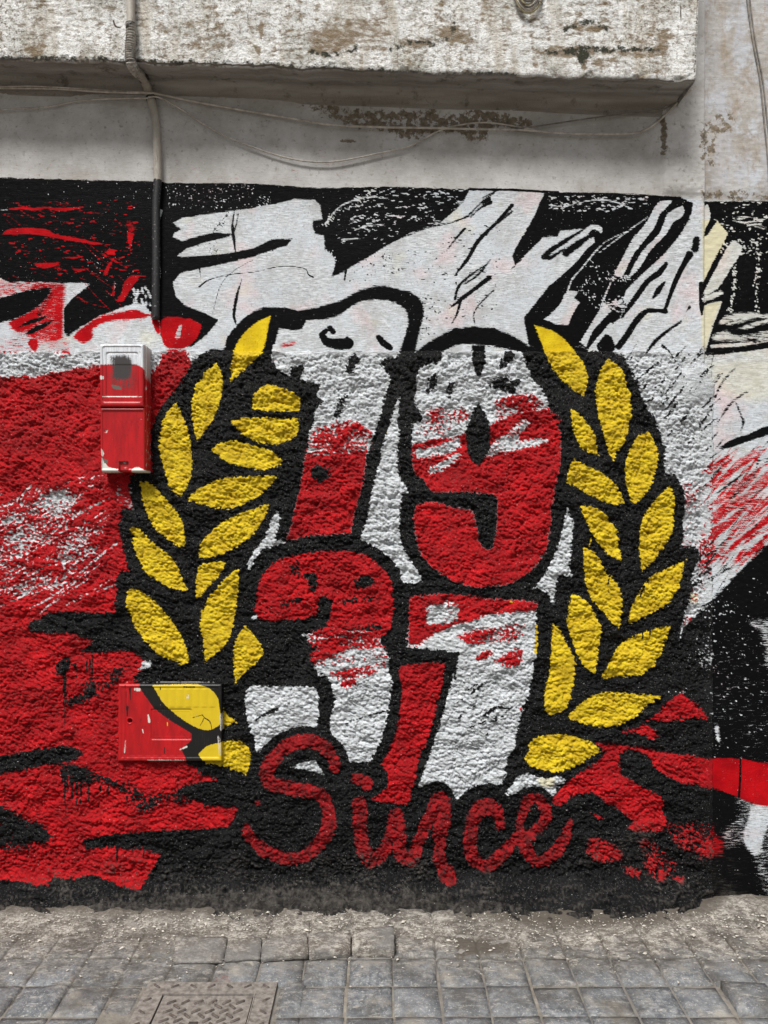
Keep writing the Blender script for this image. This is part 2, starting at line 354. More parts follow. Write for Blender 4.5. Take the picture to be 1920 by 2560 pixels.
# black strokes on the left red ground
poly('K1', 'C1 -600,560 0,540 200,505 400,478 500,500 545,530 480,570 390,600 230,615 100,645 0,660 -600,700', 6)
poly('K1', 'C1 380,600 480,610 600,640 690,680 740,700 840,770 800,790 720,740 640,720 560,715 480,700 400,670', 10, .6)
poly('K1', 'C1 -600,830 0,850 60,900 180,950 300,1000 330,1060 280,1110 100,1130 0,1140 -600,1200', 16, 1.0)
poly('K1', 'C1 440,180 560,120 640,90 620,150 540,200 450,225', 10, .7); poly('K1', 'C1 560,60 700,0 800,-30 760,40 660,110 560,140', 14, .1)
poly('K1', 'B1 350,1500 420,1460 470,1480 440,1540 380,1560', 8, .5); stroke('K1', 'C1 960,850 1100,820 1200,810', [10, 12, 20], 12, .1)
stroke('K1', 'C1 850,790 940,850 1000,840', 12, 12, -.1); stroke('K1', 'C1 900,800 820,740', 12, 10, .3)
for x, y0, y1 in ((415, 1500, 1900), (425, 1560, 1790), (490, 1500, 1610), (595, 1450, 1700), (560, 1480, 1640), (580, 1480, 1600)):
    stroke('K1', 'B1 %d,%d %d,%d' % (x, y0, x + 4, y1), [2.6, 1.2], 1.6)
for x, y0, y1 in ((400, 660, 720), (420, 670, 950), (437, 680, 780), (470, 690, 820), (500, 700, 850), (528, 700, 850), (575, 690, 850), (650, 740, 790), (700, 750, 830), (930, 1150, 1200), (760, 1150, 1210)):
    stroke('K1', 'C1 %d,%d %d,%d' % (x, y0, x + rng.randint(-4, 8), y1), [2.8, 1.4], 1.8)
# small black marks in the white field
stroke('K1', 'A1 1520,220 1505,330 1515,400 1525,490', [1.2, 3, 4.2, 1.4], 2); stroke('K1', 'A1 1545,240 1530,320 1510,380', [1, 2, 2], 2)
stroke('K1', 'A1 1550,720 1530,800 1515,900 1530,960', [2, 4.2, 4, 1.4], 2.5); stroke('K1', 'A1 1570,660 1545,740', [1, 2.4], 1.5)
stroke('K1', 'A1 1290,720 1340,680 1450,645 1659,620 A2 130,590 230,585 325,605 340,640 370,655', [2.5, 1.4, 1.2, 1.2, 1.2, 2.4], 1)
stroke('K1', 'A1 1640,545 1520,610 1440,690 1400,800 1380,890', 1.1, 1); stroke('K1', 'A1 1480,240 1380,360', 1.2, 1.5)
stroke('K1', 'A1 1295,600 1300,670', [2, .6], 1)
dots('K1', 60, (480, 700), (500, 640), (.7, 1.8))
dots('K1', 45, None, None, (.8, 2), T('A1 1350,450 1420,500'), 8); dots('K1', 40, None, None, (.8, 2), T('A1 1490,260 1380,350'), 4)
for a, r in (('A2 1560,95 1440,190 1370,260 1240,310 1000,360', [2, 2, 3, 1.5, 1]), ('A2 1355,340 1300,400 1230,490', [3.4, 3, 1]), ('A2 1520,170 1450,210 1390,270', [5, 2.6, 1.2]), ('A2 1510,150 1470,170', 5), ('A2 1550,100 1470,140', 2),
             ('A2 1659,190 1560,300 1440,420 1370,540 1290,640', [5, 4, 5.5, 5, 1.5]), ('A2 1659,230 1480,380', [3, 1]), ('A2 1510,660 1420,730 1340,790 1250,860', [7, 5, 5, 1]), ('A2 1500,570 1380,650 1310,720 1290,800', [2, 3, 4, 3]),
             ('A2 1520,540 1440,640 1350,700', [1.5, 3, 2]), ('A2 1330,790 1300,900 1265,960', [4, 3, 1]), ('A2 1540,740 1440,840 1410,900 1420,960', [2.2, 2, 2, 1]), ('A2 1240,300 1100,340 900,420', [1, 1.2, 1]),
             ('A3 60,540 0,600', [2, 1])):
    stroke('K1', a, r, 2.4)
dots('K1', 150, (1060, 1250), (560, 800), (.7, 2.0), el=5); dots('K1', 60, None, None, (1, 2.6), T('A2 630,680 760,580 860,540'), 14)
dots('K1', 60, None, None, (.8, 1.8), T('A2 1120,800 1100,900 1110,1030'), 12, el=3); dots('K1', 60, (950, 1120), (610, 700), (.6, 1.5), el=8)
# black strokes on white, upper right
stroke('K1', 'A3 1000,570 950,630 880,680 800,790 740,870 710,920', [5, 8, 7, 7, 6, 2], 2.5)
stroke('K1', 'A3 995,680 950,740 910,795', [1, 8, 1.5], 3); stroke('K1', 'A3 1195,415 1185,475', 9, 3.5)
stroke('K1', 'A3 1150,510 1115,570 1060,680 1015,800 992,865', [10, 7, 6.5, 5, 4], 2.5)
stroke('K1', 'A3 1000,878 880,872 835,905 790,960 740,1040 690,1105', [5, 6, 8, 8, 8, 8], 2.5)
stroke('K1', 'A3 600,1080 610,1110', 22, 3)
stroke('K1', 'A3 1095,945 1000,1010 920,1080 860,1165', [3, 4, 5, 1], 2.5); stroke('K1', 'A3 1150,850 1130,880', [4, 1], 3); stroke('K1', 'A3 975,1100 1010,1130 1060,1200', [4, 2, 1], 3)
stroke('K1', 'A3 1160,180 1150,240', 5, 3)
for a in ('A3 1450,1240 1360,1340 1310,1450', 'A3 1520,1400 1420,1470 1320,1620', 'A3 1210,1320 1140,1400', 'A3 960,1400 1010,1440', 'A3 1450,1470 1500,1600 1480,1659'):
    stroke('K1', a, [1, 3, 1], 4, .5)
streaks('K1', 46, (1560, 880, 1800, 1130), 45, (15, 80), (.8, 2.6), cap=.5, rag=3.5)
streaks('K1', 34, (1770, 1120, 1920, 1420), 42, (20, 90), (.7, 2.0), cap=.6, rag=2.5)
streaks('K1', 60, (1720, 1380, 1900, 1560), 42, (30, 110), (.8, 2.2), cap=.6, rag=2.5, clip=None)
poly('K1', 'B3 1340,105 1420,50 1540,10 1659,-42 2000,-90 2000,-20 1659,20 1500,72 1400,106', 3)
for a in ('B3 1320,400 1420,330 1510,260', 'B3 1600,160 1570,290', 'B3 1659,60 1590,150', 'B3 1500,330 1420,450'): stroke('K1', a, [1, 3.4, 1], 3, .8)
# ---- white over black
poly('W2', 'A3 200,585 210,560 300,535 430,455 530,395 535,430 470,480 430,535 380,590 250,705', 2.5)
stroke('W2', 'A3 300,450 440,390 520,330 568,340 575,362', [7, 6, 6, 6, 3], 3)
stroke('K3', 'A3 460,350 330,430 240,490 208,525 250,530 340,470', [2, 6, 7, 8, 5, 2], 3); stroke('K3', 'A3 350,500 430,440 510,385', [10, 9, 3], 4)
poly('W2', 'A3 960,165 1040,160 1000,205 955,250 930,320 855,420 790,500 750,580 712,660 662,640 700,560 740,490 800,390 880,290 920,210', 2.5)
poly('W2', 'A3 1060,212 1105,190 1118,230 1098,265 1045,300 1000,375 935,440 880,505 830,590 750,672 780,600 850,480 950,380 990,290 1005,250', 2.5)
poly('W2', 'A3 600,820 645,870 570,950 520,1010 478,1108 440,1078 500,980 560,880', 3)
poly('W2', 'A3 335,775 370,745 432,752 400,790 440,818 390,900 365,965 290,960 210,925 280,870 330,800', 3)
stroke('W2', 'A3 500,1135 560,1060 640,960', [3, 5, 3], 3)
for a, r in (('A3 770,350 600,430 450,600 390,670 360,750', [.8, 1.6, 1.8, 2, 2.2]), ('A3 880,265 720,380 560,500', [1, 1.6, 1]), ('A3 640,690 610,760 575,850', [1.5, 1.8, 2.2]), ('A3 800,380 740,490 700,580', [1, 1.6, 1]),
             ('A3 440,175 530,155 660,165 780,215', [1, 1.6, 1.4, 1]), ('A2 450,310 480,270 540,200 640,155 740,135 860,150', [2, 1.6, 1.6, 1.8, 1.6, 1]), ('A2 640,350 720,325 830,315', [1.6, 1.8, 1]), ('A2 560,415 700,400', [2, 1])):
    stroke('W2', a, r, 2.2)
dots('W2', 240, None, None, (.8, 2.2), T('A3 500,590 600,620 690,660 760,670 620,660 480,690 450,740 520,780 580,830'), 8)
dots('W2', 90, None, None, (.8, 2), T('A3 730,820 640,830 700,870'), 9, el=4)
dots('W2', 170, (1370, 1620), (490, 530), (.7, 1.9), el=6); dots('W2', 50, (1370, 1560), (530, 580), (.6, 1.6))
dots('W2', 200, (880, 1160), (475, 560), (.7, 1.7), el=10); dots('W2', 70, (840, 1000), (540, 610), (.7, 1.6), el=6)
dots('W2', 130, None, None, (.8, 2.2), T('A2 440,330 500,250 740,140'), 4); dots('W2', 40, None, None, (.9, 2.4), T('A2 440,470 510,530'), 5)
dots('W2', 240, (415, 640), (462, 520), (.8, 2.2)); dots('W2', 70, (640, 680), (490, 520), (.8, 1.8)); dots('W2', 60, (280, 400), (470, 500), (.6, 1.4))
dots('W2', 30, None, None, (.7, 2), T('A1 380,0 1000,250'), 40)
for q in (T('A3 1440,520 1445,700 1410,880'), T('A3 1590,380 1600,560 1580,700 1590,880')): dots('W2', 150, None, None, (1, 2.6), q, 4)
dots('W2', 160, (1800, 1960), (500, 640), (.8, 2.2), el=4); dots('W2', 60, (1790, 1900), (600, 640), (1, 2.6)); streaks('W2', 14, (1790, 540, 1920, 580), 2, (10, 60), (.8, 2))
stroke('W2', 'A1 1040,230 1020,330 1025,520 1030,640 1015,720 1022,880', [5, 2.4, 2.5, 4, 1.8, 2.2], 3, 1)
for i in range(26): stroke('W2', 'A1 %d,%d %d,%d' % ((lambda x, y: (x, y, x + rng.randint(-12, 12), y + rng.randint(5, 25)))(rng.randint(860, 985), rng.randint(700, 860))), rng.uniform(1, 3.2), 3, .6, smooth=False)
dots('W2', 36, None, None, (.8, 2.2), T('A1 840,330 850,420 840,470'), 4); dots('W2', 40, None, None, (.8, 2), T('A1 590,560 650,570'), 12)
poly('W2', 'A3 1400,455 1445,420 1490,462 1470,520 1405,620 1340,720 1250,780 1240,760 1300,640 1360,530', 3)
poly('W2', 'A3 1232,790 1350,742 1372,760 1310,790 1240,820', 4)
poly('W2', 'A3 1370,915 1500,885 1640,900 1900,905 1900,960 1650,950 1540,985 1450,985 1340,958', 6, 1.1)
poly('W2', 'A3 1290,1045 1390,1000 1430,1030 1550,1030 1659,1005 1900,980 1900,1040 1659,1048 1420,1075 1310,1062', 7, .9)
stroke('W2', 'A3 1295,1105 1500,1090 1659,1065 1900,1040', 4, 3, 1)
stroke('K3', 'A3 1300,975 1450,975 1560,940 1650,925', [2, 6, 4, 2], 4); streaks('K3', 24, (1800, 790, 1920, 860), 5, (20, 90), (.8, 2.4), rag=3, cap=.8)
# digit one
poly('W2', 'A2 120,1100 150,985 240,1000 300,990 330,935 450,930 560,890 660,820 780,802 900,822 975,880 985,960 930,1140 920,1172 830,1190 808,1215 868,1290 860,1360 830,1440 800,1560 772,1659 B2 730,130 700,280 655,480 612,655 400,668 190,712 240,560 290,320 330,120 345,0 A2 375,1600 385,1540 450,1460 405,1425 430,1345 330,1330 285,1315 300,1240 225,1240 230,1310 150,1260 100,1200', 4.5)
stroke('K3', 'A2 455,1000 425,1030 460,1075 540,1090 595,1085', [6, 7, 11, 14, 15], 2.5); stroke('K3', 'A2 590,1050 605,1100', [4, 6], 3); stroke('K3', 'A2 480,985 500,1010', 7, 2.5)
stroke('K3', 'A2 795,1045 830,1085 870,1115', [7, 9, 7], 2.5)
stroke('K3', 'A2 640,1190 600,1255', [14, 10], 7, .8); stroke('K3', 'A2 570,1430 540,1500 525,1550', [7, 10, 7], 7, .6); stroke('K3', 'A2 290,1240 250,1300', [8, 14], 5, 1)
stroke('R2', 'A2 170,1100 240,1085', 5, 6, .1)
poly('R2', 'B2 330,130 500,150 725,105 700,280 655,480 612,655 400,668 190,712 240,560 290,320', 4.5)
poly('R2', 'A2 400,1640 480,1620 650,1610 730,1650 B2 740,40 725,110 560,160 330,150 345,60 380,-10', 14, .12)
stroke('K3', 'B2 400,265 440,270', [17, 16], 7); stroke('K3', 'B2 405,290 415,310', 9, 5)
# gap between one and nine
poly('W2', 'A2 925,1430 925,1659 B2 915,200 930,280 985,388 945,400 932,500 930,640 960,760 1020,860 1082,968 960,972 930,905 870,820 800,760 685,695 700,620 740,480 770,330 805,170 850,0 A2 880,1560', 4.5)
poly('W2', 'B2 140,510 152,560 110,700 190,716 60,755 0,805 B1 1620,900 1600,880 1650,760 B2 60,680 100,590', 5)
stroke('W2', 'A2 120,1100 105,1200', 4, 3)
# digit nine
poly('W2', 'A2 1180,1160 1300,1098 1420,1090 1659,1130 A3 60,1150 90,1220 150,1330 200,1400 240,1500 290,1600 312,1659 B3 315,130 290,300 262,500 247,650 210,790 120,890 0,982 B2 1480,1000 1300,970 1150,880 1075,800 1040,700 1020,560 1040,470 1150,455 1290,490 1405,510 1410,560 1430,650 1455,725 1500,760 1535,740 1560,640 1562,420 1500,400 1330,385 1150,380 1090,310 1030,270 1010,150 1010,0 A2 1015,1600 1090,1580 1040,1500 1030,1450 1042,1340 1065,1250 1130,1220', 4.5)
poly('R2', 'B2 1010,85 1200,40 1370,10 A2 1500,1640 1659,1540 A3 100,1530 240,1520 290,1600 312,1659 B3 315,130 290,300 262,500 247,650 210,790 120,890 0,982 B2 1480,1000 1300,970 1150,880 1075,800 1040,700 1020,560 1040,470 1150,455 1290,490 1405,510 1410,560 1430,650 1455,725 1500,760 1535,740 1560,640 1562,420 1500,400 1330,385 1150,380 1090,310 1030,270 1010,150', 4.5)
poly('R2', 'A2 1130,1530 1200,1510 1370,1520 1390,1570 1270,1590 1220,1650 1060,1659 1080,1600 1150,1590', 13, .1)
poly('R2', 'A2 1550,1530 1580,1460 1659,1430 A3 130,1430 180,1480 100,1530 60,1560 0,1570 A2 1600,1600', 13, .2)
poly('R2', 'A3 0,1580 80,1545 240,1510 300,1600 200,1659 0,1659', 10, .8)
for a, r, c in (('B2 1060,140 1180,120 1290,75', 11, .4), ('B2 1140,245 1220,210 1300,155', 7, .4), ('B2 1490,145 1560,100 1659,40', [5, 12, 14], .25), ('B3 -40,110 60,90 220,55', [8, 7, 4], .5), ('B3 0,0 60,-40 90,-60', 7, .2), ('B2 1010,0 1100,-20 1360,-30', 14, .3)):
    stroke('R2', a, r, 7, c, sub=True)
poly('K3', 'A2 1400,1095 1482,1098 1485,1200 1455,1280 1440,1325 1425,1280 1400,1180', 4)
poly('K3', 'A2 1450,1450 1490,1540 1510,1659 B2 1520,80 1495,150 1450,212 1400,190 1365,100 1362,0 A2 1395,1540 1425,1480', 4.5)
stroke('K3', 'A2 1150,1310 1130,1370 1100,1400', [8, 12, 6], 7, .7); stroke('K3', 'A2 1265,1350 1245,1410', [6, 10], 6, .6)
stroke('K3', 'A2 1640,1170 1590,1230', [12, 5], 6, .8); stroke('K3', 'A2 1550,1350 1620,1320', [12, 6], 6, .7); stroke('K3', 'A2 1600,1370 1659,1390', [10, 8], 6, .6); stroke('K3', 'A3 0,1350 40,1330', 6, 6, .4)
stroke('K3', 'A2 1170,1170 1165,1210', [14, 5], 5); stroke('K3', 'A2 1030,1530 1060,1580', [10, 3], 6, .7)
# digit three
poly('W2', 'B2 300,1310 420,1290 800,1290 820,1380 860,1460 870,1659 C2 880,0 870,200 840,330 800,450 762,545 735,610 600,570 540,500 468,370 500,250 510,150 480,60 420,0 B2 420,1600 380,1520 400,1480 350,1440 412,1400 340,1360', 4.5)
poly('R2', 'B2 -5,1180 0,1080 30,960 90,870 200,810 370,780 560,770 690,792 790,860 860,940 880,1040 890,1150 880,1240 840,1310 800,1330 600,1310 440,1290 450,1262 490,1180 492,1085 440,1055 405,1060 400,1150 385,1198 80,1226', 4.5)
poly('R2', 'B2 330,1312 440,1280 840,1300 800,1340 830,1400 850,1450 640,1480 385,1500 350,1440 412,1400 340,1360', 8, .6)
for a, r, c in (('B2 430,1265 600,1285 800,1265', 6, .3), ('B2 380,1345 460,1330 580,1310', 6, .1), ('B2 400,1465 600,1450 850,1420', [8, 14, 10], .5), ('B2 390,1500 640,1490', 12, .3), ('B2 330,1325 300,1345', 5, .3)):
    stroke('R2', a, r, 6, c, sub=True)
poly('R2', 'B2 480,1565 640,1530 830,1480 850,1510 740,1565 560,1600', 8, .35); poly('R2', 'B2 555,1610 640,1598 645,1640 560,1650', 6, .8)
poly('R2', 'B2 370,1420 480,1440 520,1470 390,1470', 6, .9)
for a, r, c in (('B2 265,800 268,880', [2, 2], 2), ('B2 250,885 270,905', 12, .7), ('B2 330,930 370,950 370,1020', [10, 12, 10], 1), ('B2 690,975 730,965', [14, 12], .8), ('B2 570,1105 640,1090', [6, 8], .7),
                ('B2 710,1080 760,1078', [7, 5], .5), ('B2 180,1115 290,1085', [5, 5], .2), ('B2 660,1000 640,960', 6, .4)):
    stroke('K3', a, r, 6, c)
poly('W2', 'C1 1640,85 1659,90 C2 300,95 385,108 405,160 398,345 370,368 300,365 230,380 160,420 95,500 70,560 30,540 0,480 C1 1630,380 1600,290 1588,200 1600,110', 4)
stroke('W2', 'B2 -20,1205 10,1190', 4, 3)
# digit seven
poly('W2', 'B2 1010,1070 1200,1050 1560,1082 B3 0,1085 160,1105 155,1350 140,1500 120,1659 C3 80,220 30,400 0,500 C2 1640,540 1600,740 1500,730 1400,760 1310,840 1270,790 1200,725 1140,712 1050,760 1080,680 1130,520 1200,320 1250,130 1280,0 B2 1290,1620 1310,1500 1322,1420 1100,1402 975,1400 990,1250 1000,1100', 4.5)
poly('R2', 'B2 1010,1070 1200,1050 1400,1065 1560,1082 B3 0,1085 160,1105 155,1155 60,1160 0,1165 B2 1580,1180 1430,1205 1250,1270 1110,1345 1060,1385 985,1392 990,1250 1000,1100', 5)
poly('R2', 'B2 1105,1135 1180,1110 1290,1105 1315,1150 1290,1225 1190,1245 1110,1240', 6, .75, sub=True)
poly('R2', 'B2 1295,1320 1400,1290 1530,1280 1659,1250 B3 70,1250 85,1330 0,1355 B2 1500,1370 1400,1370', 9, .3)
stroke('R2', 'B2 1440,1465 1490,1440 1520,1430', [6, 9, 5], 5, 1); poly('R2', 'B2 1550,1480 1659,1415 B3 70,1410 40,1490 0,1500 B2 1590,1500', 8, .2)
stroke('R2', 'C3 55,240 70,230', 3, 3)
poly('R2', 'B2 935,1515 1080,1500 1222,1500 1215,1590 C2 1205,100 1170,220 1120,400 1060,560 1020,700 990,850 960,862 850,850 760,822 738,790 790,770 800,700 750,640 820,580 880,470 920,350 940,200 950,80 930,0', 4.5)
stroke('K3', 'C2 1470,80 1400,135', [3, 4], 3, .8); stroke('K3', 'C2 1480,280 1560,230 1640,240', [3, 4, 1], 4, .6); stroke('K3', 'C2 850,252 640,310 560,350', [3, 2, 1], 3, .8)
stroke('K3', 'C2 140,235 60,270 0,310', [3, 2, 1], 3, .8); streaks('K3', 20, (1150, 1700, 1270, 1900), 40, (8, 50), (.7, 2), rag=3, cap=.5)
# right gap and small white leftovers
poly('W2', 'B3 358,485 382,530 405,600 392,700 372,800 370,865 392,935 312,928 290,1000 282,1122 250,1112 230,1042 140,1010 212,920 262,820 312,700 332,580', 4.5)
poly('W2', 'C3 -60,800 0,730 40,680 95,660 200,692 310,680 350,705 270,795 235,780 190,740 100,742 30,780', 5, 1)
stroke('W2', 'B1 935,1495 965,1500 900,1540', [5, 6, 2], 4, .7)
poly('CR', 'C3 150,680 280,670 280,760 180,740', 8, .9); poly('CR', 'B3 1130,1030 1220,1040 1200,1120 1130,1100', 8, .9)
# lower right reds
poly('R2', 'C3 545,460 750,480 950,510 1130,540 1300,562 1470,562 1659,598 2600,800 2600,1100 1659,870 1560,850 1440,800 1300,752 1130,720 960,640 870,540 820,515 700,520 690,600 730,680 800,730 870,765 950,810 985,900 1000,1000 960,1030 750,1015 790,970 710,905 650,870 560,800 480,782 400,808 300,862 258,845 285,790 380,700 450,650 580,562 595,500', 5)
poly('R2', 'C3 715,390 830,350 905,300 1020,190 1060,160 1100,128 1140,170 1200,210 1275,300 1150,305 1050,310 900,312 868,345 950,410 900,428 800,400', 6)
for s, r, c in (('C3 1000,1005 1270,1000 1300,1060 1360,1100 1350,1165 1200,1175 1080,1090', 18, .0), ('C3 520,1090 600,1100 690,1165 700,1210 550,1212 490,1150', 12, .5), ('C3 850,1110 920,1120 1000,1200 1060,1260 960,1330 880,1250 900,1180', 18, .0),
                ('C3 720,1260 820,1290 820,1330 760,1310', 10, .4), ('C3 1040,1330 1110,1335 1100,1370', 8, .6), ('C3 505,915 560,930 600,955 540,945', 5, .7), ('C3 1150,1080 1360,1090 1350,1150 1200,1160', 14, .25), ('C3 1230,1520 1270,1510 1260,1550', 6, .3)):
    poly('R2', s, r, c)
# red marks on the black block, upper left
poly('R2', 'A1 8,385 30,360 60,345 150,335 300,345 360,378 500,400 620,430 712,447 600,442 420,412 290,388 190,375 100,378 60,376', 2.5)
stroke('R2', 'A1 60,215 150,208 220,215 300,205', [1, 3, 4, 2], 3); stroke('R2', 'A1 300,205 400,218 540,203', [2, 4, 1], 3, .9); stroke('W2', 'A1 0,222 80,215', 1, 1); dots('W2', 40, None, None, (.7, 1.6), T('A1 300,206 400,218 540,200'), 2)
poly('R2', 'A1 682,492 720,475 745,475 745,512 700,510', 2.5); poly('R2', 'A1 410,525 540,520 480,537', 2.5); poly('R2', 'A1 220,570 300,562 385,566 340,590 290,598 240,588', 2.5); poly('R2', 'A1 468,603 555,603 510,622', 2.5)
poly('R2', 'A1 665,642 690,592 712,590 695,642', 2.5); stroke('R2', 'A1 700,590 738,530', [4, 1], 2.5); poly('R2', 'A1 825,360 868,370 850,450 845,485 828,410', 3); stroke('R2', 'A1 835,310 855,350', 6, 6, .1)
poly('R2', 'A1 800,700 840,650 905,640 900,665 870,700 830,760 800,808 752,822 790,750', 3); stroke('R2', 'A1 740,690 735,770', [1, 3], 2.5, .8); stroke('W2', 'A1 745,690 738,760', 1.2, 2)
poly('R2', 'A1 640,912 750,888 870,866 920,880 975,902 935,925 800,932 700,945 650,960 600,1000 600,1050 540,1085 470,1045 500,1010 560,965', 5)
streaks('R2', 60, (20, 500, 340, 720), -18, (15, 70), (.2, .8), cap=-.1, rag=1.6); streaks('R2', 10, (180, 640, 300, 760), -38, (40, 120), (.3, .9), cap=.0, rag=1.6)
dots('R2', 220, (20, 360), (500, 700), (.5, 1.6), el=9)
poly('R2', 'A1 1040,938 1100,912 1180,920 1260,935 1310,968 1275,1050 1225,1100 1180,1118 1080,1112 1045,1040', 3.5); stroke('R2', 'A1 990,900 1010,950 1025,1010', [5, 9, 5], 3)
dots('W2', 9, (410, 500), (800, 865), (1, 4), rag=3); stroke('W2', 'A1 1170,960 1150,1050', 9, 4); stroke('R2', 'A1 1170,970 1150,1040', [3, 6], 4, .2, sub=True)
# leaves
LEAVES = ['A1 1754,905 1738,980 1719,1080 1690,1150 1600,1240 1500,1328 1500,1230 1530,1100 1590,1010 1670,945',
 'A1 1400,1212 1430,1260 1445,1350 1430,1450 1390,1560 1340,1640 1280,1712 1250,1620 1238,1500 1260,1380 1320,1290',
 'B1 1140,-195 1175,-120 1215,-20 1245,180 1232,300 1200,370 1168,417 1100,350 1055,220 1035,50 1060,-90',
 'B1 903,314 990,340 1060,420 1130,500 1180,580 1203,730 1165,742 1080,690 1000,610 940,500 912,400',
 'B1 848,620 900,625 970,700 1060,770 1130,830 1170,930 1217,1028 1100,1005 980,940 900,830 860,720',
 'B1 818,1035 870,1016 960,1060 1050,1150 1140,1260 1200,1380 1228,1475 1190,1503 1060,1460 960,1370 870,1260 835,1150',
 'A2 55,1350 150,1372 285,1440 280,1526 100,1522 -25,1512 -15,1440',
 'A2 -160,1592 -60,1572 120,1565 272,1572 275,1650 240,1700 150,1738 20,1728 -80,1675',
 'B1 1368,115 1420,76 1540,62 1659,92 1760,125 1832,190 1800,222 1690,242 1600,226 1500,200 1420,150',
 'B1 1207,437 1280,380 1380,320 1500,293 1659,292 1800,288 1750,350 1680,410 1600,460 1500,497 1400,490 1280,458',
 'B1 1288,816 1320,700 1420,600 1500,555 1600,510 1742,473 1710,560 1640,660 1560,730 1460,780 1380,808',
 'B1 1285,1078 1272,1000 1282,880 1340,845 1462,842 1430,920 1360,990',
 'B1 1545,892 1542,1020 1530,1150 1500,1290 1440,1400 1328,1498 1310,1350 1303,1200 1340,1100 1400,1020 1460,950',
 'B1 1588,1256 1650,1320 1705,1420 1655,1500 1580,1560 1523,1630 1508,1500 1520,1390 1555,1300',
 'C1 990,85 1200,80 1320,85 1400,130 1440,200 1452,270 1522,325 1440,350 1350,378 1240,345 1130,270 1050,190',
 'C1 1285,532 1340,482 1420,458 1500,445 1580,462 1622,520 1622,600 1592,678 1520,640 1420,600 1320,577',
 'A3 146,968 250,1000 330,1050 400,1130 460,1220 487,1300 468,1428 400,1390 310,1310 240,1210 195,1090',
 'A3 625,1190 690,1240 730,1310 770,1430 770,1560 750,1659 700,1770 655,1845 625,1790 590,1659 550,1500 543,1380 575,1260',
 'A3 385,1516 450,1560 510,1640 550,1730 568,1812 500,1795 440,1750 400,1659',
 'B3 890,-5 930,60 942,180 920,300 870,400 795,472 768,440 733,300 740,180 780,80 830,20',
 'B3 400,182 500,235 620,300 690,370 738,470 620,462 500,400 356,330 370,240',
 'B3 442,473 540,500 620,560 680,650 707,828 620,790 560,720 490,600',
 'B3 1015,357 1048,440 1042,560 1010,700 940,810 842,898 828,780 830,650 860,530 940,430',
 'B3 1127,827 1100,930 1060,1040 980,1130 880,1190 752,1253 770,1150 830,1030 900,940 1010,880',
 'B3 468,742 540,790 600,890 670,970 712,1090 698,1278 610,1190 520,1090 480,980 465,850',
 'B3 388,1043 480,1100 550,1200 572,1300 550,1430 530,1562 460,1500 400,1380 360,1240 370,1130',
 'B3 263,1228 320,1300 370,1400 408,1480 405,1600 385,1700 340,1800 255,1842 222,1810 208,1700 240,1560 255,1400',
 'B3 1017,1258 1000,1350 940,1480 850,1560 720,1590 577,1592 640,1480 680,1400 750,1340 880,1290',
 'C3 962,158 900,210 830,270 740,325 640,346 480,340 352,292 420,230 510,160 620,130 780,140',
 'C3 572,516 520,460 400,415 260,403 150,430 105,475 110,510 78,560 110,600 220,635 330,637 440,600 500,560']
for s in LEAVES: poly('Y', s, 3.8)
poly('Y', 'C1 1425,225 1462,262 1535,328 1480,352 1430,372', 3.8)
for a in ('B3 635,930 620,1000 630,1040', 'B3 850,1000 825,1080', 'B3 790,1290 790,1345', 'B3 845,1280 845,1340', 'B3 890,1275 890,1310', 'B3 880,960 882,985'): stroke('K3', a, [2, 1.2], 1.6)
stroke('Y', 'B3 515,690 500,740', [1.6, 2], 1.5)
for a, r in (('B3 -10,1100 0,1100', 2), ('B3 155,1250 160,1300 150,1420', [1.5, 3, 2])): stroke('Y', a, r, 4, .3)
dots('Y', 6, (960, 990), (950, 1090), (.8, 1.6), rag=2)
# the word
SI = ['C2 510,625 500,560 440,480 320,440 200,480 120,550 70,640 85,715 200,745 340,765 430,810 470,900 468,1000 420,1100 320,1190 220,1215 100,1180 10,1120 C1 1615,1060 1600,1000']
stroke('K3', 'C2 520,630 520,560 450,470 320,425 190,465 100,540 60,640', 30, 3); stroke('K3', 'C2 660,700 740,690', 44, 4); stroke('K3', 'C2 640,720 560,640', 24, 4)
stroke('K3', 'C2 400,560 460,660', 7, 3); stroke('K3', 'C2 180,655 300,670 440,710', 16, 4)
poly('K3', 'C2 1000,900 1040,800 1110,730 1180,708 1250,740 1300,840 1300,900', 4); poly('K3', 'C2 1290,860 1350,780 1440,735 1540,730 1610,780 1660,900 1300,900', 4)
poly('K3', 'C3 -40,830 20,790 110,745 180,745 240,790 270,880 200,920 0,900', 4); poly('K3', 'C2 560,900 620,820 760,835 900,870 990,860 1020,900 1010,1000 700,1000', 5)
poly('W2', 'C2 205,610 300,570 385,555 425,610 455,675 380,660 290,635', 3)
poly('K3', 'C2 140,665 200,600 300,560 385,545 400,560 300,585 220,615 210,650 180,690', 3)
stroke('R4', SI[0], [14, 15, 17, 19, 19, 19, 20, 19, 18, 17, 19, 19, 19, 19, 18, 18, 18, 16, 13, 8], 4.5)
stroke('R4', 'C2 660,690 720,720', [16, 17], 4.5)
stroke('R4', 'C2 672,855 672,1000 685,1130 740,1215 810,1190 855,1100 885,1000 910,925', [19, 20, 20, 22, 20, 17, 18, 20], 5)
stroke('R4', 'C2 915,960 925,1100 945,1190 1000,1210 1040,1140 1085,1020 1130,930 1185,835', [20, 19, 20, 20, 17, 16, 17, 25], 5)
stroke('R4', 'C2 1195,830 1200,950 1190,1100 1195,1230 1245,1330', [26, 24, 19, 17, 18], 5, 1.6); poly('R4', 'C2 1160,1240 1250,1240 1300,1310 1300,1370 1260,1390 1200,1360', 4)
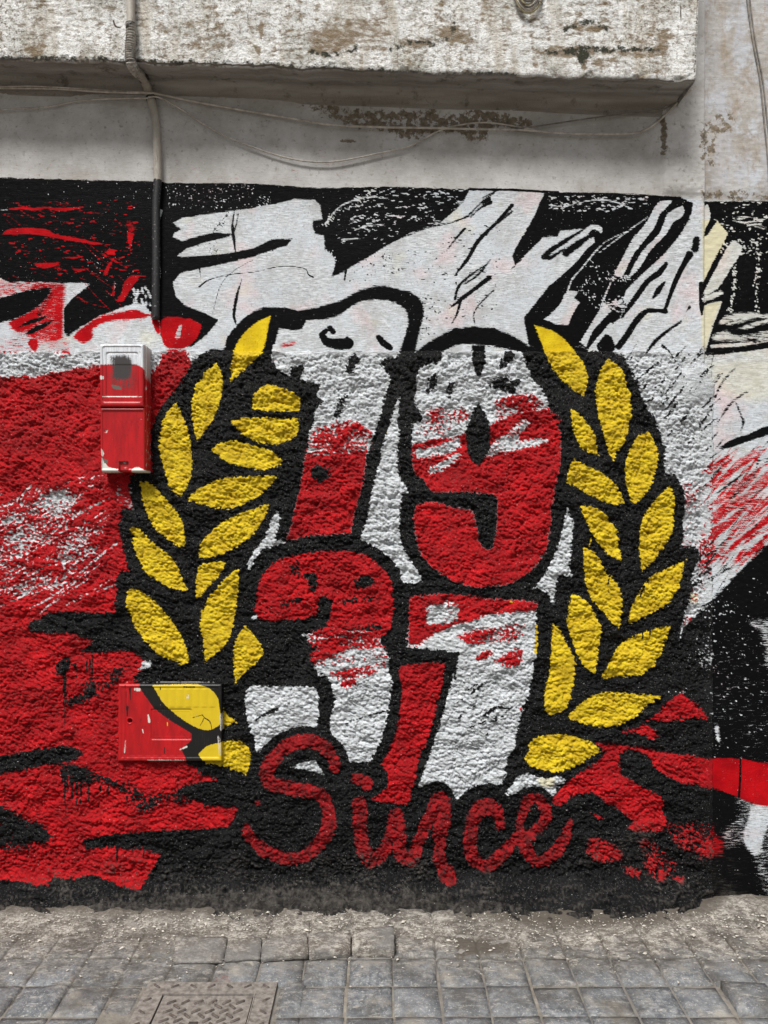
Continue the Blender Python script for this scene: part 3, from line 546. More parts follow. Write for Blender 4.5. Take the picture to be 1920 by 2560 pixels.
stroke('R4', 'C2 1580,1000 1565,910 1500,860 1430,900 1395,1030 1390,1150 1430,1240 1510,1250 1590,1180 1659,1100 C3 30,1060 100,1050', [12, 18, 20, 18, 20, 18, 18, 18, 16, 12, 12, 10], 5)
stroke('R4', 'C3 40,1090 150,1030 215,960 215,890 170,825 110,830 70,910 55,1000 80,1110 120,1200 180,1240 260,1180 330,1090 375,970', [14, 15, 17, 16, 14, 16, 15, 13, 16, 15, 14, 16, 14, 6], 5)
stroke('R4', 'C2 -20,860 10,850', [4, 8], 5, .5)
# white wear low on the far right
poly('W2', 'C3 1545,870 1659,860 2100,900 2100,1200 1659,1000 1620,1100 1625,1170 1570,1190 1520,1130 1500,1050 1530,960', 8, .5)
poly('W2', 'C3 1540,870 1600,850 1620,1000 1615,1150 1560,1170 1530,1050 1545,960', 5, 1.2)
poly('W2', 'C3 1380,1100 1520,1060 1620,1160 1659,1400 2100,1500 2100,900 1659,900 1500,980', 30, -.35); poly('W2', 'C3 1480,780 1659,640 2100,700 2100,900 1500,870', 26, -.2)
poly('W2', 'B3 1560,1240 1640,1300 1659,1500 2000,1500 2000,1200', 18, -.1); poly('W2', 'C3 1300,-100 1659,-200 2100,0 2100,560 1550,560 1450,300', 70, -.86)
dots('W2', 150, (1780, 1930), (1440, 1900), (.5, 1.8), el=2); dots('W2', 60, None, None, (.7, 2.6), T('B3 1380,1130 1270,1180'), 16)
stroke('W2', 'C3 1325,360 1340,450', [5, 2], 6, .3); dots('W2', 16, None, None, (1, 3), T('C3 1020,110 1200,130'), 8)
stroke('K3', 'C3 1480,560 1478,700 1470,810', [2.2, 3, 3], 1.5)
# foot dirt
poly('DT', 'C1 -3000,1600 0,1545 150,1590 330,1560 600,1500 900,1450 1200,1425 1659,1400 C2 300,1370 560,1380 800,1400 1200,1420 1400,1480 1659,1540 C3 200,1600 400,1610 700,1640 1000,1630 1280,1540 1350,1440 1400,1420 1500,1490 1659,1535 4000,1600 4000,2400 -3000,2400', 34, .75, smooth=False)
poly('DT', 'C1 -3000,1450 0,1420 600,1400 1659,1330 C2 600,1270 1659,1420 C3 800,1500 1300,1400 1300,1800 C1 -3000,1800', 60, -.5, smooth=False)
poly('DT', 'C3 700,1180 1050,1150 1300,1250 1330,1500 700,1500 500,1350', 70, -.75)
# peeled brown patches on the plaster band and the pier
poly('BR', 'U2 0,480 60,490 120,485 210,475 240,505 330,500 370,475 430,480 500,492 600,512 640,530 600,560 460,545 430,600 370,605 340,575 200,570 150,600 60,580 0,560 -150,540 -260,500 -140,490', 12, .35)
poly('BR', 'U1 1240,420 1380,420 1480,470 1659,480 1659,540 1480,510 1400,500', 7, .0)
stroke('BR', 'E 300,500 305,700 300,960', [7, 8, 5], 6, .8); poly('BR', 'E 950,520 1080,470 1200,500 1150,640 1000,680 960,900 950,1090 820,1000 800,720', 14, -.05)
poly('BR', 'E 810,1460 1200,1460 1659,1500 3000,1540 3000,1560 1659,1560 1200,1530 820,1530', 10, .1); stroke('BR', 'U1 1480,605 1530,612', 4, 4, .5)
poly('R1', 'U1 800,740 1100,700 1400,690 1659,760 1500,775 1250,770', 40, -.85); poly('R1', 'U1 0,670 120,660 250,720 60,760', 30, -.85)

# ------------------------------------------------------------------ sheets (relief surfaces that carry the paint)
class Sheet:
    def __init__(s, us, vs, prot, mg=12):
        """us, vs: photograph pixels on the wall plane; prot: macro protrusion in metres (2-D)"""
        s.us, s.vs, s.mg = us, vs, mg
        U, V = np.meshgrid(us, vs); s.U, s.V = U, V; s.p = prot(U, V)
        k = D / (D - s.p); s.PU = 960 + (U - 960) * k; s.PV = 1280 + (V - 1280) * k
        s.L = {q: np.full(U.shape, -4.0, np.float32) for q in LAYERS}
    def sl(s, x0, x1, y0, y1, m):
        c0, c1 = np.searchsorted(s.us, [x0 - m - s.mg, x1 + m + s.mg]); r0, r1 = np.searchsorted(s.vs, [y0 - m - s.mg, y1 + m + s.mg])
        return slice(r0, r1), slice(c0, c1)
    def paint(s, ops):
        for kind, layer, P, rr, rag, cap, sub in ops:
            R = 4 * rag; ex = 0 if rr is None else rr.max()
            a = s.sl(P[:, 0].min(), P[:, 0].max(), P[:, 1].min(), P[:, 1].max(), R + ex)
            if a[0].start >= a[0].stop or a[1].start >= a[1].stop: continue
            X, Y = s.PU[a], s.PV[a]; sd = np.full(X.shape, -R, np.float32) if kind == 's' else np.full(X.shape, R, np.float32)
            n = len(P); last = n if kind == 'p' else max(n - 1, 1)
            ins = np.zeros(X.shape, bool)
            for i in range(last):
                p, q = P[i], P[(i + 1) % n] if n > 1 else P[i]
                r = 0 if rr is None else max(rr[i], rr[(i + 1) % n])
                b = s.sl(min(p[0], q[0]), max(p[0], q[0]), min(p[1], q[1]), max(p[1], q[1]), R + r)
                b = (slice(max(b[0].start - a[0].start, 0), max(b[0].stop - a[0].start, 0)), slice(max(b[1].start - a[1].start, 0), max(b[1].stop - a[1].start, 0)))
                x, y = X[b], Y[b]
                if x.size:
                    e = q - p; l2 = e @ e + 1e-9
                    t = np.clip(((x - p[0]) * e[0] + (y - p[1]) * e[1]) / l2, 0, 1)
                    dd = np.hypot(x - p[0] - t * e[0], y - p[1] - t * e[1])
                    if kind == 's': sd[b] = np.maximum(sd[b], rr[i] + (rr[(i + 1) % n] - rr[i]) * t - dd)
                    else: sd[b] = np.minimum(sd[b], dd)
                if kind == 'p' and p[1] != q[1]:
                    rs = (b[0], slice(None)); x, y = X[rs], Y[rs]
                    if x.size:
                        cr = (y > p[1]) != (y > q[1])
                        xi = p[0] + (y - p[1]) * (q[0] - p[0]) / (q[1] - p[1])
                        ins[rs] ^= cr & (x < xi)
            if kind == 'p': sd = np.where(ins, sd, -sd)
            v = np.clip(sd / rag, -4, cap); L = s.L[layer]
            L[a] = np.minimum(L[a], -v) if sub else np.maximum(L[a], v)
    def mesh(s, name, mat, parent, disp, hgt, back=None):
        slope = np.gradient(s.p, axis=0) / (np.gradient(s.vs)[:, None] * S)      # out per metre down
        slope = np.clip(slope, 0, 3) * (s.V > 1900); nm = np.sqrt(1 + slope ** 2)
        p = s.p + disp / nm
        P = np.stack([(s.U - 960) * S, -p, H + (1280 - s.V) * S + disp * slope / nm], -1)
        if name == 'stucco_coat': 
            P[..., 0] += .008 * sstep(1700, 1784, s.U) * fbm(s.V / 60, s.V * 0, 15, 4)
            P[..., 2] += .007 * (1 - sstep(878, 905, s.V)) * fbm(s.U / 35, s.U * 0, 16, 4)
        if back is not None:
            for sl_, ax in back:
                P[sl_][..., 1] = ax
        at = {q: v for q, v in s.L.items() if v.max() > -3.9}
        at.setdefault('W0', s.L['W0'])
        for q in LAYERS: at.setdefault(q, s.L[q])
        at['hgt'] = hgt
        return grid_mesh(name, P, mat, parent, at)
def axis(lo, hi, step, elo, ehi, estep):
    """fine steps inside the picture, coarser outside it"""
    def ext(a, b):
        o = []; x = a; st = step
        while abs(x - a) < abs(b - a):
            st = min(st * 1.25, estep); x += st * (1 if b > a else -1); o.append(x)
        return o
    left = ext(lo, elo)[::-1] if elo < lo else []; right = ext(hi, ehi) if ehi > hi else []
    return np.array(left + list(np.arange(lo, hi + step * .5, step)) + right)

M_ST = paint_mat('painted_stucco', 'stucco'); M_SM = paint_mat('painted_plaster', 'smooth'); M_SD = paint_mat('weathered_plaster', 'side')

building = empty('painted_wall', (0, 0, 0))
tag(building, 'old plastered street wall covered with a black, red, white and yellow 1937 laurel mural', 'wall')

# rough stucco coat
xs = axis(-20, 1784, 2.0, -1500, 1784, 16); vs_ = np.arange(878, 2352, 2.0)
def foot(U, V):
    z = H + (1280 - V) * S
    w = 0.085 + 0.03 * np.clip((U - 300) / 900, 0, 1) * (1 - np.clip((U - 1500) / 260, 0, 1))
    t = np.clip((0.13 - z) / 0.13, 0, 1.2)
    lump = 0.012 * np.exp(-(((U - 1745) / 36) ** 2 + ((V - 957) / 50) ** 2) ** 2)
    und = 0.004 * np.sin(U / 170.0 + 1) * np.sin(V / 210.0)
    ed = 1 - sstep(1690, 1784, U) * .9
    return (0.012 + w * t ** 2.2 + und * sstep(880, 1000, V)) * ed + lump - .002 * (1 - ed)
st = Sheet(xs, vs_, foot, 60)
st.paint(OPS)
wx = fbm(st.U / 60, st.V / 60, 5, 2) * 6; wy = fbm(st.U / 60, st.V / 60, 9, 2) * 6
X_, Y_ = st.U + wx, st.V + wy
th = .35; XR, YR = X_ * math.cos(th) + Y_ * math.sin(th), -X_ * math.sin(th) + Y_ * math.cos(th)
n1 = np.abs(perlin(XR / 24, YR / 17, 21)); n2 = np.abs(perlin(X_ / 14.5 + 5, Y_ / 10.0, 22)); n3 = np.abs(perlin(XR / 7.6 + 9, YR / 6.2, 23)); n4 = perlin(X_ / 45, Y_ / 30, 24)
wq = fbm(st.U / 9, st.V / 8, 26, 2) * 2.2
c1 = np.sqrt(np.clip(1 - worley((X_ + wq) / 21, (Y_ - wq) / 14, 27) ** 2, 0, 1)); c2 = np.sqrt(np.clip(1 - worley((XR + wq) / 11, (YR + wq) / 8, 28) ** 2, 0, 1)); c3 = np.sqrt(np.clip(1 - worley((X_ - wq) / 7.2, (Y_ + wq) / 6, 38) ** 2, 0, 1))
big_ = sstep(-.25, .35, perlin(st.U / 110, st.V / 80, 29))
hh = c1 * (.45 + .75 * big_) + c2 * (1.0 - .35 * big_) + c3 * .75 + n3 * .4 + n2 * .3 + n4 * 0.40 + .35 * fbm(X_ / 90, Y_ / 60, 33, 2)
hs_ = (hh - hh.mean()) / hh.std()
slump = np.sqrt(np.clip(1 - worley((X_ + wq) / 38, (Y_ - wq) / 9, 41) ** 2, 0, 1)) + .5 * fbm(X_ / 50, Y_ / 12, 42, 3)
kf = sstep(2170, 2245, st.V); hs_ = hs_ * (1 - kf) + kf * (slump - slump.mean()) / slump.std()
soft = 1.05 - .5 * sstep(0.0, .8, perlin(st.U / 150, st.V / 110, 31))
zone = 1 - 0.62 * np.exp(-(((st.U - 1745) / 60) ** 2 + ((st.V - 957) / 60) ** 2) ** 2)
fade = sstep(2250, 2310, st.V)
amp = 0.0044 * soft * (1 - .8 * sstep(1735, 1784, st.U)) * zone * sstep(878, 896, st.V) * (1 - fade * .6) * (1 + .35 * sstep(2050, 2230, st.V))
back = [((slice(0, 1), slice(None)), 0.02), ((slice(None), slice(-1, None)), 0.02)]
hf = .45 * hs_ + 1.5 * perlin(X_ / 7.5, Y_ / 5.5, 35) + .7 * perlin(X_ / 3.9, Y_ / 3.7, 36)
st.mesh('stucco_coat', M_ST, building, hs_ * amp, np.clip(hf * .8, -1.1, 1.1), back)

# smooth upper plaster, runs up behind the balcony
xs2 = axis(-20, 1763, 3.0, -1500, 1763, 20); vs2 = axis(150, 905, 3.0, -900, 905, 14)
def upper(U, V):
    r = 0.006 * np.exp(-((U - (1752 + (V - 500) * .02)) / 9) ** 2) * (V > 480)
    return 0.0 + r + 0.004 * perlin(U / 300, V / 200, 41) + .010 * sstep(1650, 1664, U) * (1 - sstep(470, 500, V))
up = Sheet(xs2, vs2, upper, 14); up.paint(OPS)
h2 = fbm(up.U / 34, up.V / 9, 51, 3)
up.mesh('upper_plaster', M_SM, building, 0.0002 * h2 + 0.0009 * fbm(up.U / 12, up.V / 9, 53, 2) * (0.25 + sstep(1640, 1700, up.U)), np.clip(h2, -1, 1), [((slice(None), slice(-1, None)), 0.03)])

# pier on the right, set back a little
xs3 = axis(1752, 1950, 3.0, 1752, 3300, 20); vs3 = axis(-20, 2300, 3.0, -900, 2420, 14)
def pier(U, V):
    return -0.004 + 0.003 * perlin(U / 120, V / 150, 61) + 0.05 * np.clip((2262 - V) / -60, 0, 1) ** 1.6 + .006 * (1 - sstep(470, 510, V))
pr = Sheet(xs3, vs3, pier, 40); pr.paint(OPS)
h3 = fbm(pr.U / 16, pr.V / 11, 71, 3)
pr.mesh('side_plaster', M_SD, building, 0.0010 * h3 * (1 - .75 * sstep(1650, 1750, pr.V)), np.clip(h3, -1, 1))

# body of the wall behind its coats
M_CORE = NT('masonry'); M_CORE = M_CORE.out(M_CORE.mix(M_CORE.noise(8), (.3, .27, .23), (.42, .4, .36)), .9)
v, f = box_vf(-3.44, 3.27, 0.035, 0.4, -0.3, 4.35); py_mesh('masonry_core', v, f, M_CORE, building)

# ------------------------------------------------------------------ balcony
def balcony_mat():
    m = NT('lime_washed_balcony')
    big = m.noise(4.5, 5, .62); drip = m.noise(1, 5, .62, m.scale((17, 17, 3.2))); crack = m.noise(26, 7, .72, m.scale((1, 1, 2.2)))
    under = m.attr('under')
    c = m.mix(m.rng(m.noise(14, 4), .35, .65), (.70, .71, .70), (.88, .89, .88))
    c = m.mix(m.rng(drip, .48, .64, 0, .7), c, (.46, .41, .33)); c = m.mix(m.rng(m.noise(1, 6, .72, m.scale((24, 24, 7))), .55, .68, 0, .5), c, (.20, .175, .125)); c = m.mix(m.rng(m.noise(6, 7, .7), .52, .66, 0, .6), c, (.25, .25, .20))
    c = m.mix(m.math('MULTIPLY', m.rng(crack, .49, .62), m.rng(big, .38, .60, .25, 1)), c, (.17, .125, .075))
    c = m.mix(m.math('MULTIPLY', m.rng(m.noise(75, 6, .78), .50, .60), m.rng(m.noise(3, 4), .38, .6, .35, 1)), c, (.12, .092, .06))
    st_ = m.math('MULTIPLY_ADD', m.math('ADD', m.attr('stain'), m.math('MULTIPLY_ADD', crack, 5, -2.5)), 1.2, .5, clamp=True)
    c = m.mix(m.math('MULTIPLY', st_, .85), c, m.mix(m.noise(30, 3), (.12, .08, .04), (.27, .20, .12)))
    ms = m.math('MULTIPLY_ADD', m.math('ADD', m.attr('moss'), m.math('MULTIPLY_ADD', m.noise(60, 5, .7), 6, -3)), 1.2, .5, clamp=True)
    c = m.mix(ms, c, (.035, .036, .025))
    c = m.mix(m.math('MULTIPLY_ADD', m.attr('crack'), 2.0, .5, clamp=True), c, (.07, .05, .035))
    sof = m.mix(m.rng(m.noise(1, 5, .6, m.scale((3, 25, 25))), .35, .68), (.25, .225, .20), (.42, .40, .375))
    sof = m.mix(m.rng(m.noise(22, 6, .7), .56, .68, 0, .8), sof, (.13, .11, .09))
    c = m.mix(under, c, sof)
    m.bump(m.math('ADD', m.noise(300, 4, .7), m.math('MULTIPLY', m.noise(120, 4, .7), 1.5)), .75, .005)
    return m.out(c, .85, .2)
M_BAL = balcony_mat()
PB = 0.16; kB = (D - PB) / D
zL, zR = H + (1280 - 148) * S * kB, H + (1280 - 203) * S * kB
xR = (1739 - 960) * S * kB; xLw = (0 - 960) * S * kB
def zb(x): return zL + (zR - zL) * (x - xLw) / (xR - xLw)
bx = np.concatenate([np.linspace(-3.3, -1.42, 60), np.arange(-1.4, xR, .0034), [xR - .006, xR - .002, xR]])
fr = np.concatenate([np.linspace(0.75, .36, 12), np.arange(.35, .012, -.0034)])
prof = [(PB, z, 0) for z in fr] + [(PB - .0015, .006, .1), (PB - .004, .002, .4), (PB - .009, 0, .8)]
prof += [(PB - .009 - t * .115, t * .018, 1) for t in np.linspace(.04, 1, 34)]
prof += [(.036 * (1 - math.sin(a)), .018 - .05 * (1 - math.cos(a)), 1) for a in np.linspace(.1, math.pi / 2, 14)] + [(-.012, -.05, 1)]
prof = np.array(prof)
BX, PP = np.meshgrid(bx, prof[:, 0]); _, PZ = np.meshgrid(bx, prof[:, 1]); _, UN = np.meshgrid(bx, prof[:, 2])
ZZ = zb(BX) + PZ
arc = np.concatenate([[0], np.cumsum(np.hypot(np.diff(prof[:, 0]), np.diff(prof[:, 1])))]); _, AR = np.meshgrid(bx, arc)
hb = np.abs(perlin(BX / .024, AR / .014, 81)) * .8 + np.abs(perlin(BX / .011, AR / .008, 82)) * .6 + fbm(BX / .12, AR / .08, 83, 3) * .5
rough_zone = .35 + .65 * sstep(-.25, .35, fbm(BX / .35, AR / .25, 84, 2) + .25 * (BX > -.4))
da = hb * .0028 * rough_zone * (1 - UN * .72)
chipz = sstep(.25, .5, fbm(BX / .05, AR / .03, 86, 2)) * np.exp(-(PZ / .02) ** 2) * (UN < .5)
PP2 = PP + da * (1 - UN) - .006 * chipz; ZZ2 = ZZ - da * UN + .0075 * fbm(BX / .11, BX * 0, 87, 5) * np.exp(-(PZ / .04) ** 2) * (PP > .05)
lean = (1 - UN) * np.clip(PZ, 0, .7) * .035 * sstep(xR - .25, xR, BX)
P = np.stack([BX + lean, -PP2, ZZ2], -1)
capc = P[:, -1:, :].copy(); capc[..., 1] = .03
P = np.concatenate([P, capc], 1)
Bs = {}
IX = 960 + (BX / (S * (D - PP) / D)); IY = 1280 - (ZZ - H) / (S * (D - PP) / D)
class Free(Sheet):
    def __init__(s, U, V, names):
        s.PU, s.PV = U, V; s.mg = 0; s.L = {q: np.full(U.shape, -4.0, np.float32) for q in names}
    def sl(s, *a): return slice(0, s.PU.shape[0]), slice(0, s.PU.shape[1])
fb = Free(IX, IY, ['stain', 'moss', 'crack'])
bo = []
for s_, r, rg, c in (('U1 1330,150 1400,110 1530,130 1540,200 1400,235 1335,225', 0, 14, .5), ('U1 800,100 940,90 960,190 820,200', 0, 22, -.2), ('U1 1240,0 1250,60 1265,200', 0, 10, -.2), ('U1 1130,80 1140,110 1130,180 1115,120', 0, 4, 1),
                     ('U1 1090,190 1130,205 1120,240', 0, 4, .9), ('U1 95,220 150,190 200,190 180,240 120,235', 0, 6, .5), ('U2 200,120 330,110 400,200 290,190 240,170', 0, 14, .5), ('U2 60,170 210,170 200,200 80,205', 0, 9, .5),
                     ('U2 620,235 700,210 860,200 1060,215 1230,200 1200,250 1000,240 880,250 750,240', 0, 12, .5), ('U2 760,120 860,100 980,110 880,140', 0, 12, .4), ('U2 1170,140 1220,120 1230,200 1180,200', 0, 12, .5),
                     ('U2 845,240 880,240 870,300 855,300', 0, 6, .6), ('U2 900,250 1000,250 960,290 910,290', 0, 12, .2), ('U2 640,230 670,240 665,310 650,310', 0, 7, .2), ('U1 0,135 12,140 10,165 0,165', 0, 3, 1),
                     ('U2 420,0 470,0 460,110 430,100', 0, 12, 0), ('U2 -200,100 -50,90 20,130 0,230 -140,200', 0, 26, .1)):
    poly('stain', s_, rg, c, ops=bo)
poly('moss', 'U2 760,215 850,205 900,230 870,270 850,290 830,250 790,235', 9, .7, ops=bo); stroke('moss', 'U2 700,225 900,215 1180,215', [3, 6, 3], 7, .1, ops=bo); stroke('moss', 'U2 780,130 870,95 960,120', 4, 7, .1, ops=bo)
stroke('moss', 'U2 30,215 130,180 210,195', 4, 7, .2, ops=bo); stroke('moss', 'U2 250,180 300,150 290,80', 4, 8, 0, ops=bo); stroke('moss', 'U1 1340,220 1420,240 1540,210', 4, 7, .1, ops=bo)
for s_, r in (('U1 0,262 150,252 400,258 600,268 900,276 1200,288 1659,312', 2.4), ('U2 0,318 150,322 330,326 560,332 900,340 1340,352', 1.6), ('U1 1090,0 1072,60 1068,110', 1), ('U1 1150,372 1190,385 1250,392 1350,388 1440,384', [1, 4, 3, 2, 1]),
              ('U2 600,345 640,360 740,348 800,352', 1.6), ('U2 530,392 560,390', 2), ('U2 530,440 550,442', 2), ('U2 1270,20 1275,90', 1.4), ('U1 490,90 500,115 520,120', 2), ('U1 0,350 300,352 600,362', 1.6), ('U1 650,352 1000,370 1150,376', 1.6)):
    stroke('crack', s_, r, 2.5, 1, ops=bo)
poly('moss', 'U2 80,318 200,318 300,322 260,336 150,330', 7, .8, ops=bo); poly('moss', 'U2 780,340 880,345 860,362 800,360', 6, .3, ops=bo)
stroke('moss', 'U1 -900,255 0,258 150,249 400,255 600,265 900,273 1200,285 1659,308 U2 150,318 330,322 560,328', 3.5, 8, .35, ops=bo)
streaks('stain', 70, (640, 0, 1730, 190), 88, (15, 90), (1.5, 6), cap=.1, rag=9) if False else None
for i in range(60):
    x, y, l = rng.uniform(360, 1720), rng.uniform(-40, 120), rng.uniform(25, 110)
    stroke('stain', [(x, y), (x + rng.uniform(-4, 4), y + l)], [rng.uniform(1, 5), .5], 9, -.15, smooth=False, ops=bo)
fb.paint(bo)
pass
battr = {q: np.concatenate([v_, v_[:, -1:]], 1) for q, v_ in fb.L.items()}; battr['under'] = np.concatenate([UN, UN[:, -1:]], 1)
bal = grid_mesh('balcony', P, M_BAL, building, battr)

# ------------------------------------------------------------------ conduit and cables
def conduit_mat():
    m = NT('conduit_paint')
    z = m.n.new('ShaderNodeSeparateXYZ'); m.l.new(m.pos, z.inputs[0])
    k = m.rng(m.math('MULTIPLY_ADD', m.noise(90, 3), .012, z.outputs[2]), H + (1280 - 455) * S + .005, H + (1280 - 455) * S + .007, 1, 0)
    c = m.mix(m.noise(50, 5, .7), (.24, .21, .175), (.50, .47, .42)); c = m.mix(m.rng(m.noise(1, 4, .6, m.scale((120, 120, 20))), .55, .7, 0, .7), c, (.10, .085, .07))
    c = m.mix(k, c, m.mix(m.rng(m.noise(120, 4), .62, .7), (.010, .010, .011), (.20, .20, .20)))
    m.bump(m.noise(200, 4), .3, .002); return m.out(c, .55)
M_CON = conduit_mat()
def plain(name, c1, c2, sc=60, rough=.6, bump=.2, spec=None, metal=None):
    m = NT(name); m.bump(m.noise(sc * 3, 4), bump, .002)
    return m.out(m.mix(m.rng(m.noise(sc, 5, .65), .35, .65), c1, c2), rough, spec, metal)
M_SLV = plain('grey_sleeve', (.16, .14, .12), (.50, .48, .44), 90); M_DARK = plain('dark_tape', (.02, .018, .017), (.07, .06, .055), 80)
M_CAB = plain('grey_cable', (.30, .27, .23), (.58, .54, .48), 40); M_CABD = plain('dark_cable', (.09, .078, .068), (.26, .235, .20), 40); M_CABY = plain('straw_cable', (.26, .22, .12), (.48, .42, .27), 50)

cp = empty('conduit_pipe', W(327, 60, .18))
tag(cp, 'grey conduit with a ribbed sleeve, running down from the balcony, its lower length painted black', 'conduit')
def pts(s, pf):
    q = T(s); n = len(q); pf = pf if isinstance(pf, (list, tuple)) else [pf, pf]
    pp = np.interp(np.linspace(0, 1, n), np.linspace(0, 1, len(pf)), pf); return [W(x, y, float(pp[i])) for i, (x, y) in enumerate(q)]
def local(o, root):
    o.parent = root; o.matrix_parent_inverse = Matrix.Translation(root.location).inverted()
    return o
local(tube('upper_pipe', [W(327, -500, PB + .018), W(327, -100, PB + .018)] + pts('U1 565,30 565,115', PB + .018), .0135, M_CON, None, 12), cp)
slv = tube('ribbed_sleeve', pts('U1 565,100 566,150 563,200 562,240 567,275 580,300 603,322', [PB + .018, PB + .018, PB + .018, PB + .017, PB + .012, PB - .03, PB - .06]), .0150, M_SLV, None, 12, n=26,
           rf=lambda t: 1.0 + .17 * math.sin(t * 2 * math.pi * 27)); local(slv, cp)
local(tube('lower_pipe', pts('U1 600,318 622,345 634,375 648,415 662,465 672,520 678,600 680,700 681,790 A1 1012,200 1012,500 1010,760 1012,930', [.10, .055, .03, .022, .018, .016, .015, .014, .013, .011, .010, .010, .006]), .0145, M_CON, None, 12), cp)
for s_, p_, r_ in (('U1 562,112 568,118', PB + .018, .0185), ('U1 566,262 570,268', PB + .014, .0175), ('U1 618,334 624,346', .066, .0175), ('U1 650,418 653,432', .021, .0165)):
    local(tube('clip', pts(s_, p_), r_, M_DARK, None, 12), cp)

def cable(label, s, pf, r, mat, name='cable', grp='cables strung along the wall'):
    o = tube(name, pts(s, pf), r, mat, None, 6); tag(o, label, 'cable', grp); return o
cable('thick grey cable from the left edge across the conduit to the balcony corner',
      'U1 -900,400 -300,370 0,380 230,383 450,397 630,402 690,408 900,450 1250,510 1440,540 1659,550 U2 200,553 400,558 600,562 780,576 1050,578 1130,560 1200,510 1262,448 1290,420 1330,385',
      [.02] * 4 + [.022, .052, .03] + [.015] * 12 + [.01, .01, .02, .05], .0042, M_CAB)
cable('thin cable hanging in the lowest loop between the conduit and the brown peeled patch',
      'U1 640,420 690,422 780,470 870,530 1000,600 1230,680 1420,700 1640,662 U2 100,635 170,600 240,565 330,540 450,530 600,552 700,570 900,582', [.045, .03] + [.012] * 12, .0030, M_CAB)
cable('thin cable dipping to the left edge of the wall below the thick one', 'U1 -900,520 -300,510 0,475 200,462 330,438 450,428 640,424', [.012] * 5 + [.02, .045], .0030, M_CAB)
cable('thin dark cable rising to the balcony corner just under its soffit', 'U2 560,556 640,548 900,510 1080,488 1200,473 1262,445', .013, .0028, M_CABD)
cable('second grey cable bound close above the thick one at the left edge', 'U1 -900,385 -300,358 0,374 130,372 300,380 480,392 630,400', [.03] * 6 + [.05], .0026, M_CAB)
cable('left one of the two dark cables running down the pier at the right edge', 'N 1852,-500 1862,-100 1868,0 1885,120 1900,200 1912,320 1921,420 1940,700', .006, .0030, M_CABD, grp='cables on the pier')
cable('right one of the two dark cables running down the pier at the right edge', 'N 1862,-500 1870,-100 1875,0 1890,110 1907,200 1918,300 1932,420 1950,700', .007, .0026, M_CABD, grp='cables on the pier')
coil = empty('cable_coil', W(1318, -40, PB + .02)); tag(coil, 'coil of straw coloured cable hanging on the balcony front at the top edge', 'cable coil')
for k in range(6):
    cx, rx, ry = 1319 + rng.uniform(-4, 4), 37 - k * 4.2, 72 - k * 9
    loop = [W(cx + rx * math.sin(a) * (1 + .04 * math.sin(3 * a + k)), -40 + k * 2 + ry * -math.cos(a), PB + .014 + k * .004 + .003 * math.sin(2 * a)) for a in np.linspace(0, 2 * math.pi, 19)]
    local(tube('loop', loop, .0036 if k == 0 else .003, M_CABY if k in (0, 3) else (M_CAB if k % 2 else M_CABD), None, 6), coil)
local(tube('tie', [W(1345, 6, PB + .012), W(1350, 2, PB + .04), W(1356, 10, PB + .03), W(1352, 12, PB + .012)], .002, M_CABD, None, 6), coil)

# ------------------------------------------------------------------ the two painted boxes on the wall
def box_paint_mat(name):
    m = NT(name); fine = m.noise(500, 3, .6); st1 = m.noise(1, 4, .6, m.scale((260, 260, 16)))
    nn = m.math('MULTIPLY_ADD', m.math('ADD', fine, st1), 2.6, -2.6)
    def mask(q, sh=3.0): return m.math('MULTIPLY_ADD', m.math('ADD', m.attr(q), nn), sh, .5, clamp=True)
    wh = m.mix(m.rng(st1, .4, .62), (.50, .53, .57), (.70, .73, .76)); wh = m.mix(m.rng(m.noise(120, 5, .7), .60, .7, 0, .8), wh, (.2, .19, .18))
    red = m.mix(m.rng(m.noise(1, 4, .6, m.scale((40, 40, 8))), .35, .65), (.30, .003, .006), (.46, .005, .009)); red = m.mix(m.rng(m.noise(90, 5, .75), .58, .66, 0, .6), red, (.14, .006, .006))
    blk = m.mix(m.rng(st1, .6, .7, 0, .5), (.006, .006, .006), (.05, .05, .05)); yel = m.mix(m.noise(50, 4), (.54, .38, .010), (.66, .48, .014))
    c = m.mix(mask('R1'), wh, red); c = m.mix(mask('K1'), c, blk); c = m.mix(mask('Y'), c, yel); c = m.mix(mask('K3'), c, blk)
    c = m.mix(mask('GR', 1.2), c, (.045, .04, .04)); c = m.mix(mask('W2'), c, (.60, .59, .55)); c = m.mix(mask('BR'), c, (.12, .10, .085))
    c = m.mix(m.rng(m.noise(130, 2), .745, .765, 0, .9), c, (.58, .55, .5))
    m.bump(m.math('ADD', fine, st1), .25, .0015); return m.out(c, .38, .5)
M_BOX = box_paint_mat('painted_box_cover')
def rrect(X, Y, x0, x1, y0, y1, r=0):
    dx = np.minimum(X - x0, x1 - X); dy = np.minimum(Y - y0, y1 - Y)
    if r:
        ax = np.maximum(r - dx, 0); ay = np.maximum(r - dy, 0)
        return np.where((ax > 0) & (ay > 0), r - np.hypot(ax, ay), np.minimum(dx, dy))
    return np.minimum(dx, dy)
